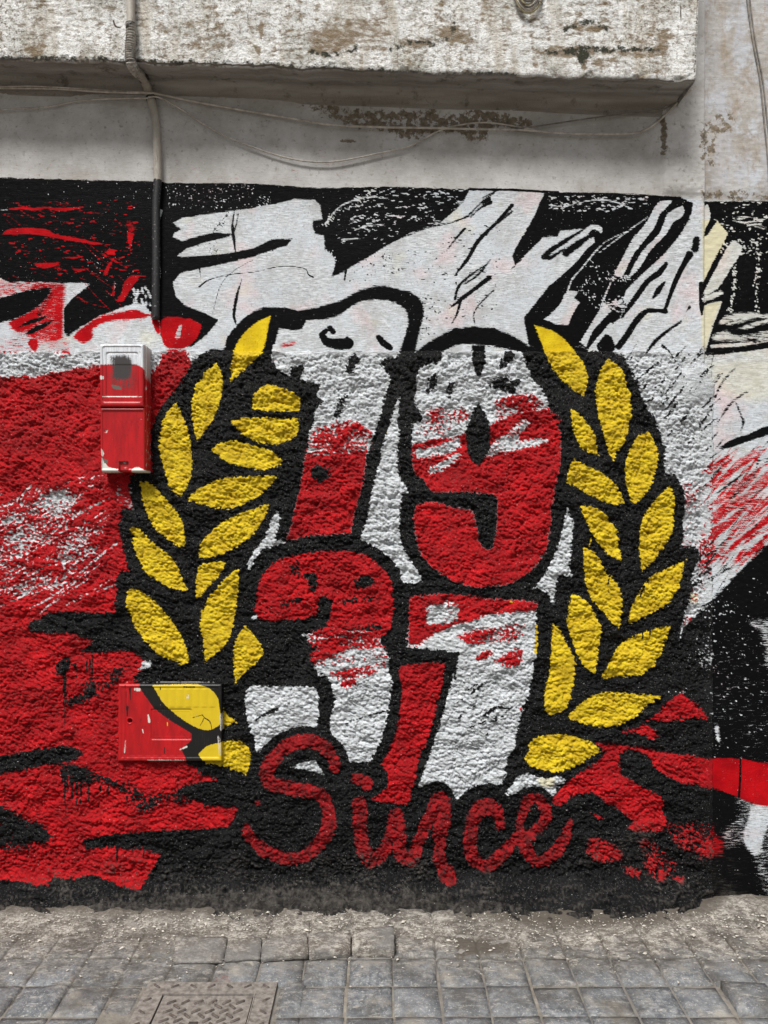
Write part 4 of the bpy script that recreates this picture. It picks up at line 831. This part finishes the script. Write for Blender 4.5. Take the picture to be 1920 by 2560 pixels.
def box_sheet(name, x0, x1, y0, y1, p0, rad, relief, tile, ops, parent, step=1.3, backp=-.005, flat=False):
    """x0.. in tile px measured on the front plane"""
    t = TILES[tile]; X0, X1, Y0, Y1 = t[0] + x0 / t[2], t[0] + x1 / t[2], t[1] + y0 / t[2], t[1] + y1 / t[2]
    us = np.arange(X0, X1 + .01, (X1 - X0) / max(4, round((X1 - X0) / step))); vv = np.arange(Y0, Y1 + .01, (Y1 - Y0) / max(4, round((Y1 - Y0) / step)))
    us = np.concatenate([[X0], us, [X1]]); vv = np.concatenate([[Y0], vv, [Y1]])
    U, V = np.meshgrid(us, vv); k = (D - p0) / D
    sh = Free(U, V, LAYERS); sh.paint(ops)
    d = np.clip(rrect(U, V, X0, X1, Y0, Y1) / rad, 0, 1)
    p = p0 - rad * S * (1 - np.sqrt(np.clip(1 - (1 - d) ** 2, 0, 1))) + relief((U - t[0]) * t[2], (V - t[1]) * t[2])
    P = np.stack([(U - 960) * S * k, -p, H + (1280 - V) * S * k], -1)
    P[0, :, 1] = P[-1, :, 1] = -backp; P[:, 0, 1] = P[:, -1, 1] = -backp
    at = dict(sh.L); return local(grid_mesh(name, P, M_BOX, None, at), parent)
mb1 = empty('meter_box', W(305, 1020, 0)); tag(mb1, 'tall narrow meter box painted red with a white top, left of the wreath', 'meter box')
o1 = []
poly('R1', 'M1 150,380 330,375 530,370 610,385 660,430 690,470 720,520 760,560 760,1600 150,1600', 3.0, ops=o1, smooth=False)
streaks('W2', 26, (352, 905, 376, 1000), 88, (10, 60), (.5, 1.6), cap=.6, rag=1.6, clip=None) if False else None
poly('GR', 'M1 320,300 400,280 480,290 530,330 535,440 510,520 400,540 330,520 330,400', 9, 1.2, ops=o1)
poly('GR', 'M1 320,470 530,470 520,590 340,590', 16, -.2, ops=o1)
poly('BR', 'M1 310,585 370,590 425,615 420,635 350,630', 2, ops=o1)
for s_ in ('M1 205,490 240,500 242,530 210,535', 'M1 222,1255 245,1300 235,1330 222,1320', 'M1 225,1345 260,1400 290,1440 390,1465 400,1495 225,1500', 'M1 530,1480 560,1445 600,1440 650,1465 690,1475 690,1500 530,1500', 'M1 250,1055 285,1060 275,1085', 'M1 670,1060 690,1070 685,1090'):
    poly('W2', s_, 2, ops=o1)
poly('BR', 'M1 235,1350 285,1370 280,1400 245,1400', 2, .9, ops=o1); poly('BR', 'M1 400,1385 500,1380 500,1440 400,1440', 2, ops=o1)
stroke('W2', 'M1 715,560 722,900 718,1200', [2, 1.4, .8], 3, .0, ops=o1); stroke('W2', 'M1 230,710 640,712', .7, 1.4, .6, ops=o1); stroke('W2', 'M1 680,380 690,600 720,800', [4, 3, 1], 5, .1, ops=o1)
def rel_cover(X, Y):
    a = -0.0035 * sstep(0, 9, rrect(X, Y, 228, 640, 182, 775, 30)); b = -0.0035 * sstep(0, 8, rrect(X, Y, 262, 603, 245, 712, 25))
    return a + b + .0028 * sstep(0, 8, rrect(X, Y, 275, 590, 258, 380, 18)) * .5
def rel_low(X, Y):
    a = -0.004 * sstep(0, 10, rrect(X, Y, 225, 660, 850, 1470, 20)); b = -.014 * sstep(0, 6, rrect(X, Y, 400, 500, 1385, 1560))
    c = .0012 * np.cos((X - 225) / 9) * sstep(0, 20, rrect(X, Y, 300, 640, 960, 1330)) * .35 - .005 * np.exp(-((X - 262) ** 2 + (Y - 1068) ** 2) / 120)
    return a + b + c
box_sheet('upper_cover', 200, 660, 165, 818, .080, 6, rel_cover, 'M1', o1, mb1, 1.3, .03)
box_sheet('lower_door', 204, 672, 822, 1495, .074, 6, rel_low, 'M1', o1, mb1, 1.3, .0)
a0, a1 = W(TILES['M1'][0] + 198 / 4.1475 + 5, 862, .07), W(TILES['M1'][0] + 676 / 4.1475, 1178, .07)
v, f = box_vf(a0.x, -0.812, -.062, .02, a1.z + .004, a0.z - .004)
o_ = py_mesh('housing', v, f, None, None)
bm_h = NT('painted_housing'); zc = bm_h.n.new('ShaderNodeSeparateXYZ'); bm_h.l.new(bm_h.pos, zc.inputs[0])
kz = bm_h.rng(bm_h.math('MULTIPLY_ADD', bm_h.noise(1, 4, .7, bm_h.scale((200, 200, 20))), .10, zc.outputs[2]), 1.86, 1.875)
kz = bm_h.math('MAXIMUM', kz, bm_h.rng(bm_h.noise(70, 5, .7), .58, .62, 0, .9))
o_.data.materials.append(bm_h.out(bm_h.mix(kz, (.42, .005, .008), (.46, .455, .44)), .5)); local(o_, mb1)

mb2 = empty('meter_box', W(420, 1800, 0)); tag(mb2, 'low wide meter box painted red, crossed by a black curve and a yellow leaf', 'meter box')
o2 = []
poly('R1', 'M2 0,0 2000,0 2000,2000 0,2000', 3, ops=o2, smooth=False)
poly('K1', 'C1 870,0 900,60 905,100 930,140 1000,240 1100,315 1240,400 1242,440 1175,500 1222,600 1700,620 1700,-50', 2.2, ops=o2, smooth=False)
poly('Y', 'C1 990,85 1200,80 1310,85 1375,120 1412,170 1424,230 1428,335 1350,378 1240,345 1130,270 1050,190', 2.2, ops=o2); poly('Y', LEAVES[15], 2.2, ops=o2)
stroke('K3', 'M2 310,340 315,450', [3, 1], 2, ops=o2); stroke('K3', 'M2 285,530 283,620', [3, 1.4], 2, ops=o2); stroke('K3', 'M2 275,360 268,450 272,560', .8, 1.2, ops=o2)
stroke('K3', 'M2 960,640 1060,610 1080,640 1040,720', 1.0, 1.4, ops=o2); stroke('K3', 'M2 1080,640 1140,680 1160,760', 1.2, 1.6, ops=o2); stroke('K3', 'M2 870,320 980,322', [2, 2], 2, .5, ops=o2)
stroke('K3', 'M2 625,320 625,350', 1.2, 1, ops=o2); stroke('K3', 'M2 668,950 668,1010', 1.2, 1, ops=o2)
stroke('Y', 'M2 697,690 697,725', 1.2, 1, ops=o2); stroke('W2', 'M2 500,610 510,680', [1.5, 3.4], 1.8, ops=o2); stroke('W2', 'M2 370,345 405,350', 4, 2, .4, ops=o2)
stroke('W2', 'M2 830,970 900,940', [1, 2.4], 2, ops=o2); stroke('W2', 'M2 440,760 450,800', 1, 1.2, ops=o2); stroke('W2', 'M2 500,1080 700,1082 880,1085', [1, 2, 2], 3, .4, ops=o2); stroke('W2', 'M2 1252,600 1260,760', [2, 3], 3, .2, ops=o2)
stroke('W2', 'M2 262,880 255,1000', [.8, 1.5], 1.6, .6, ops=o2); stroke('W2', 'M2 1230,840 1250,1020', 2.5, 4, .0, ops=o2)
for k in range(6): stroke('W2', [(250 + (900 + rng.uniform(-6, 14)) / 4.15, 1640 + (400 + k * 7) / 4.15), (250 + (915 + rng.uniform(-6, 14)) / 4.15, 1640 + (404 + k * 7) / 4.15)], .6, 1, .6, ops=o2)
def rel2(X, Y):
    a = -0.0030 * sstep(0, 8, rrect(X, Y, 525, 955, 545, 872, 20)); rim = .0025 * (1 - sstep(0, 16, rrect(X, Y, 215, 1240, 315, 1060)))
    rib = .0013 * np.abs(np.sin((X - 540) / 83 * math.pi)) * sstep(0, 10, rrect(X, Y, 545, 1210, 335, 535)) + .0013 * np.abs(np.sin((X - 540) / 83 * math.pi)) * sstep(0, 6, rrect(X, Y, 240, 900, 1030, 1062))
    gr = -.004 * np.exp(-((X - 266) / 5) ** 2) * (Y > 310) * (Y < 1070)
    hole = -.016 * sstep(26, 19, np.hypot(X - 310, Y - 672)); ring = .002 * np.exp(-((np.hypot(X - 310, Y - 672) - 30) / 5) ** 2)
    r2_ = .0012 * (1 - sstep(0, 5, np.abs(rrect(X, Y, 545, 935, 565, 850, 16) - 5)))
    return a + rim + rib + gr + hole + ring + r2_
box_sheet('door', 190, 1262, 292, 1090, .030, 4, rel2, 'M2', o2, mb2, 1.5, .006)
box_sheet('frame', 176, 1272, 262, 1096, .014, 3, lambda X, Y: X * 0, 'M2', o2, mb2, 3, .0 - .02)

# ------------------------------------------------------------------ ground
def ground_mat():
    m = NT('street_dirt'); c = m.mix(m.rng(m.noise(25, 6, .7), .35, .65), (.12, .105, .086), (.27, .245, .205))
    c = m.mix(m.rng(m.noise(2, 4), .4, .6, 0, .6), c, (.13, .13, .13)); m.bump(m.noise(120, 5, .7), .6, .006); return m.out(c, .95, .2)
M_GR = ground_mat()
gv = [(-60, -60, -.014), (60, -60, -.014), (60, 60, -.014), (-60, 60, -.014)]
tag(py_mesh('ground', gv, [(0, 1, 2, 3)], M_GR), kind='structure')
pave = py_mesh('pavement', [(-2.2, -2.5, -.009), (2.2, -2.5, -.009), (2.2, 0, -.009), (-2.2, 0, -.009)], [(0, 1, 2, 3)], M_GR); tag(pave, kind='structure')
def paver_mat():
    m = NT('slate_paver'); info = m.n.new('ShaderNodeObjectInfo').outputs['Random']
    tone = m.mix(info, (.095, .102, .112), (.15, .157, .168))
    c = m.mix(m.rng(m.noise(45, 6, .72), .42, .62), tone, (.235, .245, .255)); c = m.mix(m.rng(m.noise(9, 4), .48, .62, 0, .6), c, (.085, .092, .10))
    c = m.mix(m.rng(m.noise(140, 5, .75), .57, .64, 0, .9), c, (.44, .43, .40)); c = m.mix(m.rng(m.noise(6, 6, .7), .54, .66, 0, .75), c, (.30, .275, .235))
    sx = m.n.new('ShaderNodeSeparateXYZ'); m.l.new(m.pos, sx.inputs[0])
    dn = m.math('MULTIPLY_ADD', m.noise(22, 8, .78), 3.2, m.math('MULTIPLY_ADD', sx.outputs[1], 5.5, .85))
    c = m.mix(m.rng(dn, .1, .6, 0, .8), c, m.mix(m.noise(60, 6, .8), (.12, .108, .094), (.36, .335, .30)))
    c = m.mix(m.rng(m.noise(5, 6, .7), .46, .62, 0, .75), c, (.075, .07, .064))
    c = m.mix(m.rng(m.noise(1, 8, .82, m.scale((17, 46, 46))), .55, .64, 0, .7), c, (.42, .40, .36))
    m.bump(m.noise(160, 5, .75), .8, .004); return m.out(c, .8, .2)
M_PV = paver_mat()
pv = 0.1325
def paver_mesh(seed, w=pv - .008, d=pv - .008, t=.03, nx=9):
    r = np.random.RandomState(seed); g = np.linspace(-.5, .5, nx); X, Y = np.meshgrid(g, g)
    e = np.minimum(.5 - np.abs(X), .5 - np.abs(Y)) * w
    wob = 1 + .02 * perlin(X * 3 + seed, Y * 3, seed)
    Z = -.0045 * (1 - sstep(0, .010, e)) + .0012 * perlin(X * 4 + seed * 3, Y * 4, seed + 1)
    XX = np.sign(X) * (np.abs(X) * wob) * w; YY = np.sign(Y) * np.abs(Y) * wob * d
    vs = np.stack([XX, YY, Z], -1).reshape(-1, 3).tolist(); fs = []
    for i in range(nx - 1):
        for j in range(nx - 1):
            a = i * nx + j; fs.append((a, a + 1, a + nx + 1, a + nx))
    ring = [j for j in range(nx)] + [i * nx + nx - 1 for i in range(1, nx)] + [(nx - 1) * nx + j for j in range(nx - 2, -1, -1)] + [i * nx for i in range(nx - 2, 0, -1)]
    b = len(vs); vs += [(vs[q][0], vs[q][1], -t) for q in ring]; n = len(ring)
    for q in range(n): fs.append((ring[q], b + q, b + (q + 1) % n, ring[(q + 1) % n]))
    me = bpy.data.meshes.new('paver'); me.from_pydata(vs, [], fs); me.update(); me.polygons.foreach_set('use_smooth', [True] * len(me.polygons)); me.materials.append(M_PV); return me
variants = [paver_mesh(s, nx=7) for s in range(100, 108)]
mh_x0, mh_x1 = (372 - 960) * 2.22 / 1923, (694 - 960) * 2.22 / 1923; mh_y1 = -D + 2.22; mh_y0 = mh_y1 - (mh_x1 - mh_x0)
def paver(me, x, y, z=0, rz=0, tx=0, ty=0, lab=None):
    o = bpy.data.objects.new('paver', me); COL.objects.link(o); o.parent = pave; o.location = (x, y, z); o.rotation_euler = (tx, ty, rz)
    if lab: o['label'] = lab
    return o
for r_ in range(-4, 6):
    d0 = 2.344 + (r_ - .5) * pv
    for c_ in range(-13, 13):
        x, y = .026 + (c_ + .5) * pv, -D + d0
        if y > -.05: continue
        if mh_x0 - .06 < x < mh_x1 + .095 and mh_y0 - .05 < y < mh_y1 + .05: continue
        if c_ == 7 and r_ == -1: paver(variants[2], x + .008, y - .002, .013, -.03, .03, .03, 'paver lying loose and proud of its neighbours at the right edge'); continue
        paver(variants[rng.randint(8)], x + rng.randn() * .0012, y + rng.randn() * .0012, rng.uniform(-.003, .0015), rng.randn() * .008, rng.randn() * .008, rng.randn() * .008)
me = paver_mesh(140, .062, .16, nx=7)
for k in range(3): paver(me, (730 - 960) * 2.15 / 1923, mh_y1 - .06 - k * .168, -.001, .02 * k)
# raised slabs against the wall foot
slabs = [((657, 2345), (768, 2330), (770, 2384), (652, 2394)), ((771, 2330), (876, 2322), (876, 2370), (772, 2383)), ((881, 2320), (984, 2312), (986, 2366), (880, 2369)), ((572, 2342), (654, 2342), (650, 2394), (560, 2400)), ((440, 2338), (568, 2340), (556, 2404), (432, 2404))]
def slab_mesh(q, z, k):
    c = [G(x, y, z) for x, y in q]; n = 11; vs = []; fs = []; cy_ = sum(p.y for p in c) / 4
    for i in range(n):
        for j in range(n):
            a, b = j / (n - 1), i / (n - 1); p = (c[0] * (1 - a) + c[1] * a) * (1 - b) + (c[3] * (1 - a) + c[2] * a) * b
            e = min(a, 1 - a, b, 1 - b); h = float(perlin(np.array([a * 4 + k * 7.0]), np.array([b * 3 + k]), 200 + k)[0])
            vs.append(p + Vector((.002 * h, .002 * h, -.004 * (e == 0) + .0022 * h)))
    for i in range(n - 1):
        for j in range(n - 1): a = i * n + j; fs.append((a, a + n, a + n + 1, a + 1))
    ring = [j for j in range(n)] + [i * n + n - 1 for i in range(1, n)] + [(n - 1) * n + j for j in range(n - 2, -1, -1)] + [i * n for i in range(n - 2, 0, -1)]
    b = len(vs); vs += [Vector((vs[r].x, vs[r].y + .03 * (vs[r].y < cy_), -.02)) for r in ring]
    for r in range(len(ring)): fs.append((ring[r], ring[(r + 1) % len(ring)], b + (r + 1) % len(ring), b + r))
    return vs, fs
def mortar_mat(name='mortar_smear', sh=0):
    m = NT(name); a = m.noise(30, 9, .82, None, .1); b = m.noise(1, 6, .8, m.scale((60, 140, 140)))
    c = m.mix(m.rng(a, .40, .60), (.135, .118, .10), (.275, .245, .21)); c = m.mix(m.rng(m.math('ADD', a, b), .98, 1.09), c, (.54, .51, .46))
    c = m.mix(m.rng(m.noise(5, 5, .65), .50, .64, 0, .6), c, (.15, .135, .115)); c = m.mix(m.rng(m.noise(90, 5, .75), .54, .64, 0, .85), c, (.085, .074, .062)); c = m.mix(m.rng(m.noise(200, 3, .7), .64, .70), c, (.72, .69, .64))
    if sh: c = m.mix(m.rng(m.noise(7, 4), .4, .55, 0, .7), c, (.22, .215, .21))
    else:
        sx = m.n.new('ShaderNodeSeparateXYZ'); m.l.new(m.pos, sx.inputs[0])
        gy = m.math('MULTIPLY', m.rng(m.math('MULTIPLY_ADD', m.noise(14, 7, .75), .5, sx.outputs[1]), -.02, -.09), .75)
        c = m.mix(gy, c, m.mix(m.rng(m.noise(55, 6, .75), .38, .64), (.10, .105, .112), (.27, .27, .265)))
        c = m.mix(m.rng(m.noise(5, 6, .7), .46, .60, 0, .7), c, (.085, .077, .068))
        c = m.mix(m.rng(m.noise(1, 8, .82, m.scale((17, 46, 46))), .515, .62, 0, .8), c, m.mix(m.noise(90, 4), (.34, .32, .28), (.60, .57, .52)))
        c = m.mix(m.math('MULTIPLY', m.attr('JT'), .8), c, (.075, .065, .052))
        c = m.mix(m.math('MULTIPLY_ADD', m.math('ADD', m.attr('R1'), m.math('MULTIPLY_ADD', a, 7, -4)), .6, .0, clamp=True), c, (.26, .075, .07))
        c = m.mix(m.math('MULTIPLY_ADD', m.math('ADD', m.attr('DT'), m.math('MULTIPLY_ADD', a, 5, -2.5)), 1.0, .4, clamp=True), c, (.115, .10, .082))
    m.bump(m.math('ADD', m.noise(150, 6, .8), m.math('MULTIPLY', a, 2.0)), .9, .006); return m.out(c, .92, .25)
M_MO = mortar_mat(); M_SLAB = mortar_mat('dusty_slab', 1)
for k, q in enumerate(slabs):
    vs, fs = slab_mesh(q, (.022, .032, .040, .014, .011)[k], k); o = py_mesh('stone_slab', vs, fs, M_SLAB, pave, True)
    if k == 2: o['label'] = 'last slab of the raised row, standing proudest'
# mortar and dirt that has run over the pavers near the wall
mx = np.concatenate([np.arange(-2.2, -1.42, .03), np.arange(-1.4, 1.5, .0042), np.arange(1.5, 2.2, .03)]); my = np.concatenate([np.arange(-.62, -.02, .0042), [-.02, .01]])
MX, MY = np.meshgrid(mx, my)
n_ = fbm(MX / .11, MY / .07, 301, 4); nf_ = np.abs(perlin(MX / .02, MY / .013, 305)) + .5 * np.abs(perlin(MX / .009, MY / .007, 306))
edge = -.43 - .10 * sstep(-.2, -.9, MX) + .05 * sstep(.5, .95, MX) + .03 * np.sin(MX * 5)
hgt_ = np.clip((MY - edge) / .10, -1.2, 1.0); near = sstep(-.2, -.04, MY)
MZ = -.0045 + .0055 * hgt_ + .0062 * n_ + .0022 * nf_ + .012 * near
jx = np.abs(((MX - .026) / pv + .5) % 1 - .5) * pv
MZ -= .009 * np.exp(-(jx / .0045) ** 2) * (1 - near) * (.35 + .65 * (MX > -.6))
jy = np.abs(((MY + D - 2.344) / pv + .5) % 1 - .5) * pv
MZ -= .007 * np.exp(-(jy / .0045) ** 2) * (1 - near) * (MY < -.26)
inman = (MX > mh_x0 - .015) & (MX < mh_x1 + .01) & (MY < mh_y1 + .003)
MZ = np.where(inman, -.02, MZ)
for q in slabs[:3]:
    c = [G(x, y, .025) for x, y in q]; x0, x1 = min(p.x for p in c), max(p.x for p in c); y0, y1 = min(p.y for p in c), max(p.y for p in c)
    MZ -= .010 * sstep(-.012, .01, np.minimum(np.minimum(MX - x0, x1 - MX), np.minimum(MY - (y0 - .05), y1 - .02 - MY)))
gk = (MY + D); GX = 960 + MX * 1923 / gk; GY = 1280 + H * 1923 / gk
jw = np.maximum(np.exp(-(jx / .0036) ** 2), np.exp(-(jy / .0036) ** 2)) * (1 - sstep(-.26, -.2, MY)) * (.45 + .55 * sstep(-.2, .3, fbm(MX / .09, MY / .05, 311, 2) + .3))
fg = Free(GX, GY, ['R1', 'DT']); go = []
for s_, rg, c in (('G1 900,930 960,890 1010,900 1000,950 930,960', 9, .6), ('G1 400,860 470,820 460,850 400,870', 8, .2), ('G1 230,920 330,890 330,950 280,960', 10, .0), ('G1 495,1000 550,960 540,990', 6, .4)): poly('R1', s_, rg, c, ops=go)
poly('DT', 'G1 -900,640 0,640 400,640 700,650 1000,640 1400,630 1659,620 G2 200,560 320,640 600,690 900,700 1200,680 1400,640 1500,560 1659,600 2500,600 2500,400 G1 -900,400', 26, .9, ops=go, smooth=False)
poly('DT', 'G2 310,740 520,740 570,800 310,820', 12, .6, ops=go); poly('DT', 'G1 560,740 960,700 950,840 700,850', 30, -.2, ops=go)
fg.paint(go)
fg.L['JT'] = jw.astype(np.float32)
o = grid_mesh('mortar_layer', np.stack([MX, MY, MZ], -1), M_MO, None, fg.L, flip=True); tag(o, kind='structure')

# ------------------------------------------------------------------ access cover
M_IRON = plain('worn_cast_iron', (.11, .098, .088), (.25, .23, .21), 60, .6, .5, .4); M_IRD = plain('tread_iron', (.045, .038, .033), (.12, .10, .088), 90, .55, .4, .4)
mw = mh_x1 - mh_x0; mc = Vector(((mh_x0 + mh_x1) / 2, (mh_y0 + mh_y1) / 2, 0))
mh = empty('access_cover', mc); tag(mh, 'square cast iron access cover with raised treads, set among the pavers at the bottom left', 'manhole cover')
def at_mh(o): o.parent = mh; return o
def ring_vf(a, b, z0, z1):
    vs = []; fs = []
    for (h, z) in ((a, z1), (b, z1), (b, z0), (a, z0)):
        vs += [(-h, -h, z), (h, -h, z), (h, h, z), (-h, h, z)]
    for k in range(4):
        l = (k + 1) % 4
        for i in range(4): j = (i + 1) % 4; fs.append((k * 4 + i, k * 4 + j, l * 4 + j, l * 4 + i))
    return vs, fs
hw = mw / 2; ci = .118 + .008
v, f = ring_vf(hw, ci + .006, -.02, .0015); at_mh(py_mesh('frame', v, f, M_IRON))
v, f = ring_vf(ci + .0055, ci + .0025, -.02, .0035); at_mh(py_mesh('frame_rim', v, f, M_IRON))
lid_v, lid_f = box_vf(-ci + .001, ci - .001, -ci + .001, ci - .001, -.02, -.0005); lid = at_mh(py_mesh('cover_plate', lid_v, lid_f, M_IRON))
def tread_mesh():
    n = 10; vs = []; fs = []
    for (s, z) in ((1.0, 0), (.8, .0032), (.45, .0042)):
        for i in range(n):
            a = 2 * math.pi * i / n; x = math.cos(a) * .0036 * s + (.0105 if math.cos(a) > 0 else -.0105) * (1 if s == 1 else .97); vs.append((x, math.sin(a) * .0040 * s, z))
    for r in range(2):
        for i in range(n): fs.append((r * n + i, r * n + (i + 1) % n, (r + 1) * n + (i + 1) % n, (r + 1) * n + i))
    fs.append(tuple(2 * n + i for i in range(n))); me = bpy.data.meshes.new('tread'); me.from_pydata(vs, [], fs); me.update()
    me.polygons.foreach_set('use_smooth', [True] * len(me.polygons)); me.materials.append(M_IRD); return me
tm = tread_mesh(); sp = .0195; k_ = 0
for i in range(-5, 6):
    for j in range(-5, 6):
        x, y = i * sp * .98, j * sp * .98
        if abs(x) > ci - .013 or abs(y) > ci - .013: continue
        if j in (4, 3) and -2 <= i <= 1 and j == 4: continue
        if j in (0, 1) and -1 <= i <= 0: continue
        if (i + j) % 2: continue
        o = bpy.data.objects.new('tread', tm); COL.objects.link(o); o.parent = lid; o.location = (x, y, -.0005); o.rotation_euler = (0, 0, math.radians(38 if j % 2 else -38) + rng.randn() * .05)
fvs = []
for side in range(4):
    for k in range(7):
        t = -hw + .03 + k * (mw - .06) / 6; q = hw - .021
        x, y = ((t, q), (q, t), (t, -q), (-q, t))[side]
        if side in (1, 3) and abs(t) > hw - .05: continue
        o = bpy.data.objects.new('tread', tm); COL.objects.link(o); o.parent = mh; o.location = (x, y, .0013); o.scale = (.9, .9, .8); o.rotation_euler = (0, 0, math.radians(38 if k % 2 else -38))
# small raised lettering, worn past reading: short upright bars
vs, fs = [], []
for k in range(8):
    x = -.034 + k * .0082
    for (dx0, dx1, dy0, dy1) in (((0, .0015, 0, .010), (.0015, .0055, .0085, .010), (.004, .0055, 0, .0085)) if k % 2 else ((0, .0015, 0, .010), (.0015, .005, 0, .0015), (.0015, .005, .0045, .006))):
        v, f = box_vf(x + dx0, x + dx1, .087 + dy0, .087 + dy1, -.0005, .0012); b = len(vs); vs += v; fs += [tuple(b + q for q in ff) for ff in f]
o = py_mesh('worn_lettering', vs, fs, M_IRON, lid)
kv, kf = box_vf(-.026, -.002, .002, .014, -.0004, .0012); py_mesh('key_plate', kv, kf, M_DARK, lid)

# ------------------------------------------------------------------ grit and flakes at the wall foot
vs, fs = [], []
for k in range(2600):
    x, y = rng.uniform(-1.45, 1.5), -abs(rng.randn()) * .13 - .10
    if y < -.6: continue
    s_ = rng.uniform(.0007, .0024) * (1 + (rng.rand() < .04) * 1.6); a = rng.rand() * 6.28; z = .006 + .006 * sstep(-.2, -.04, y)
    b = len(vs); e = rng.uniform(1, 2.6)
    for q in range(4):
        an = a + q * math.pi / 2; rr = s_ * (e if q % 2 else 1) * rng.uniform(.7, 1.3); vs.append((x + math.cos(an) * rr, y + math.sin(an) * rr, z))
    vs.append((x, y, z + s_ * .9)); fs += [(b, b + 1, b + 4), (b + 1, b + 2, b + 4), (b + 2, b + 3, b + 4), (b + 3, b, b + 4), (b + 3, b + 2, b + 1, b)]
o = py_mesh('grit', vs, fs, plain('pale_grit', (.34, .31, .26), (.62, .59, .53), 300, .9)); tag(o, 'pale grit and paint flakes scattered along the foot of the wall', 'grit', kind='stuff')
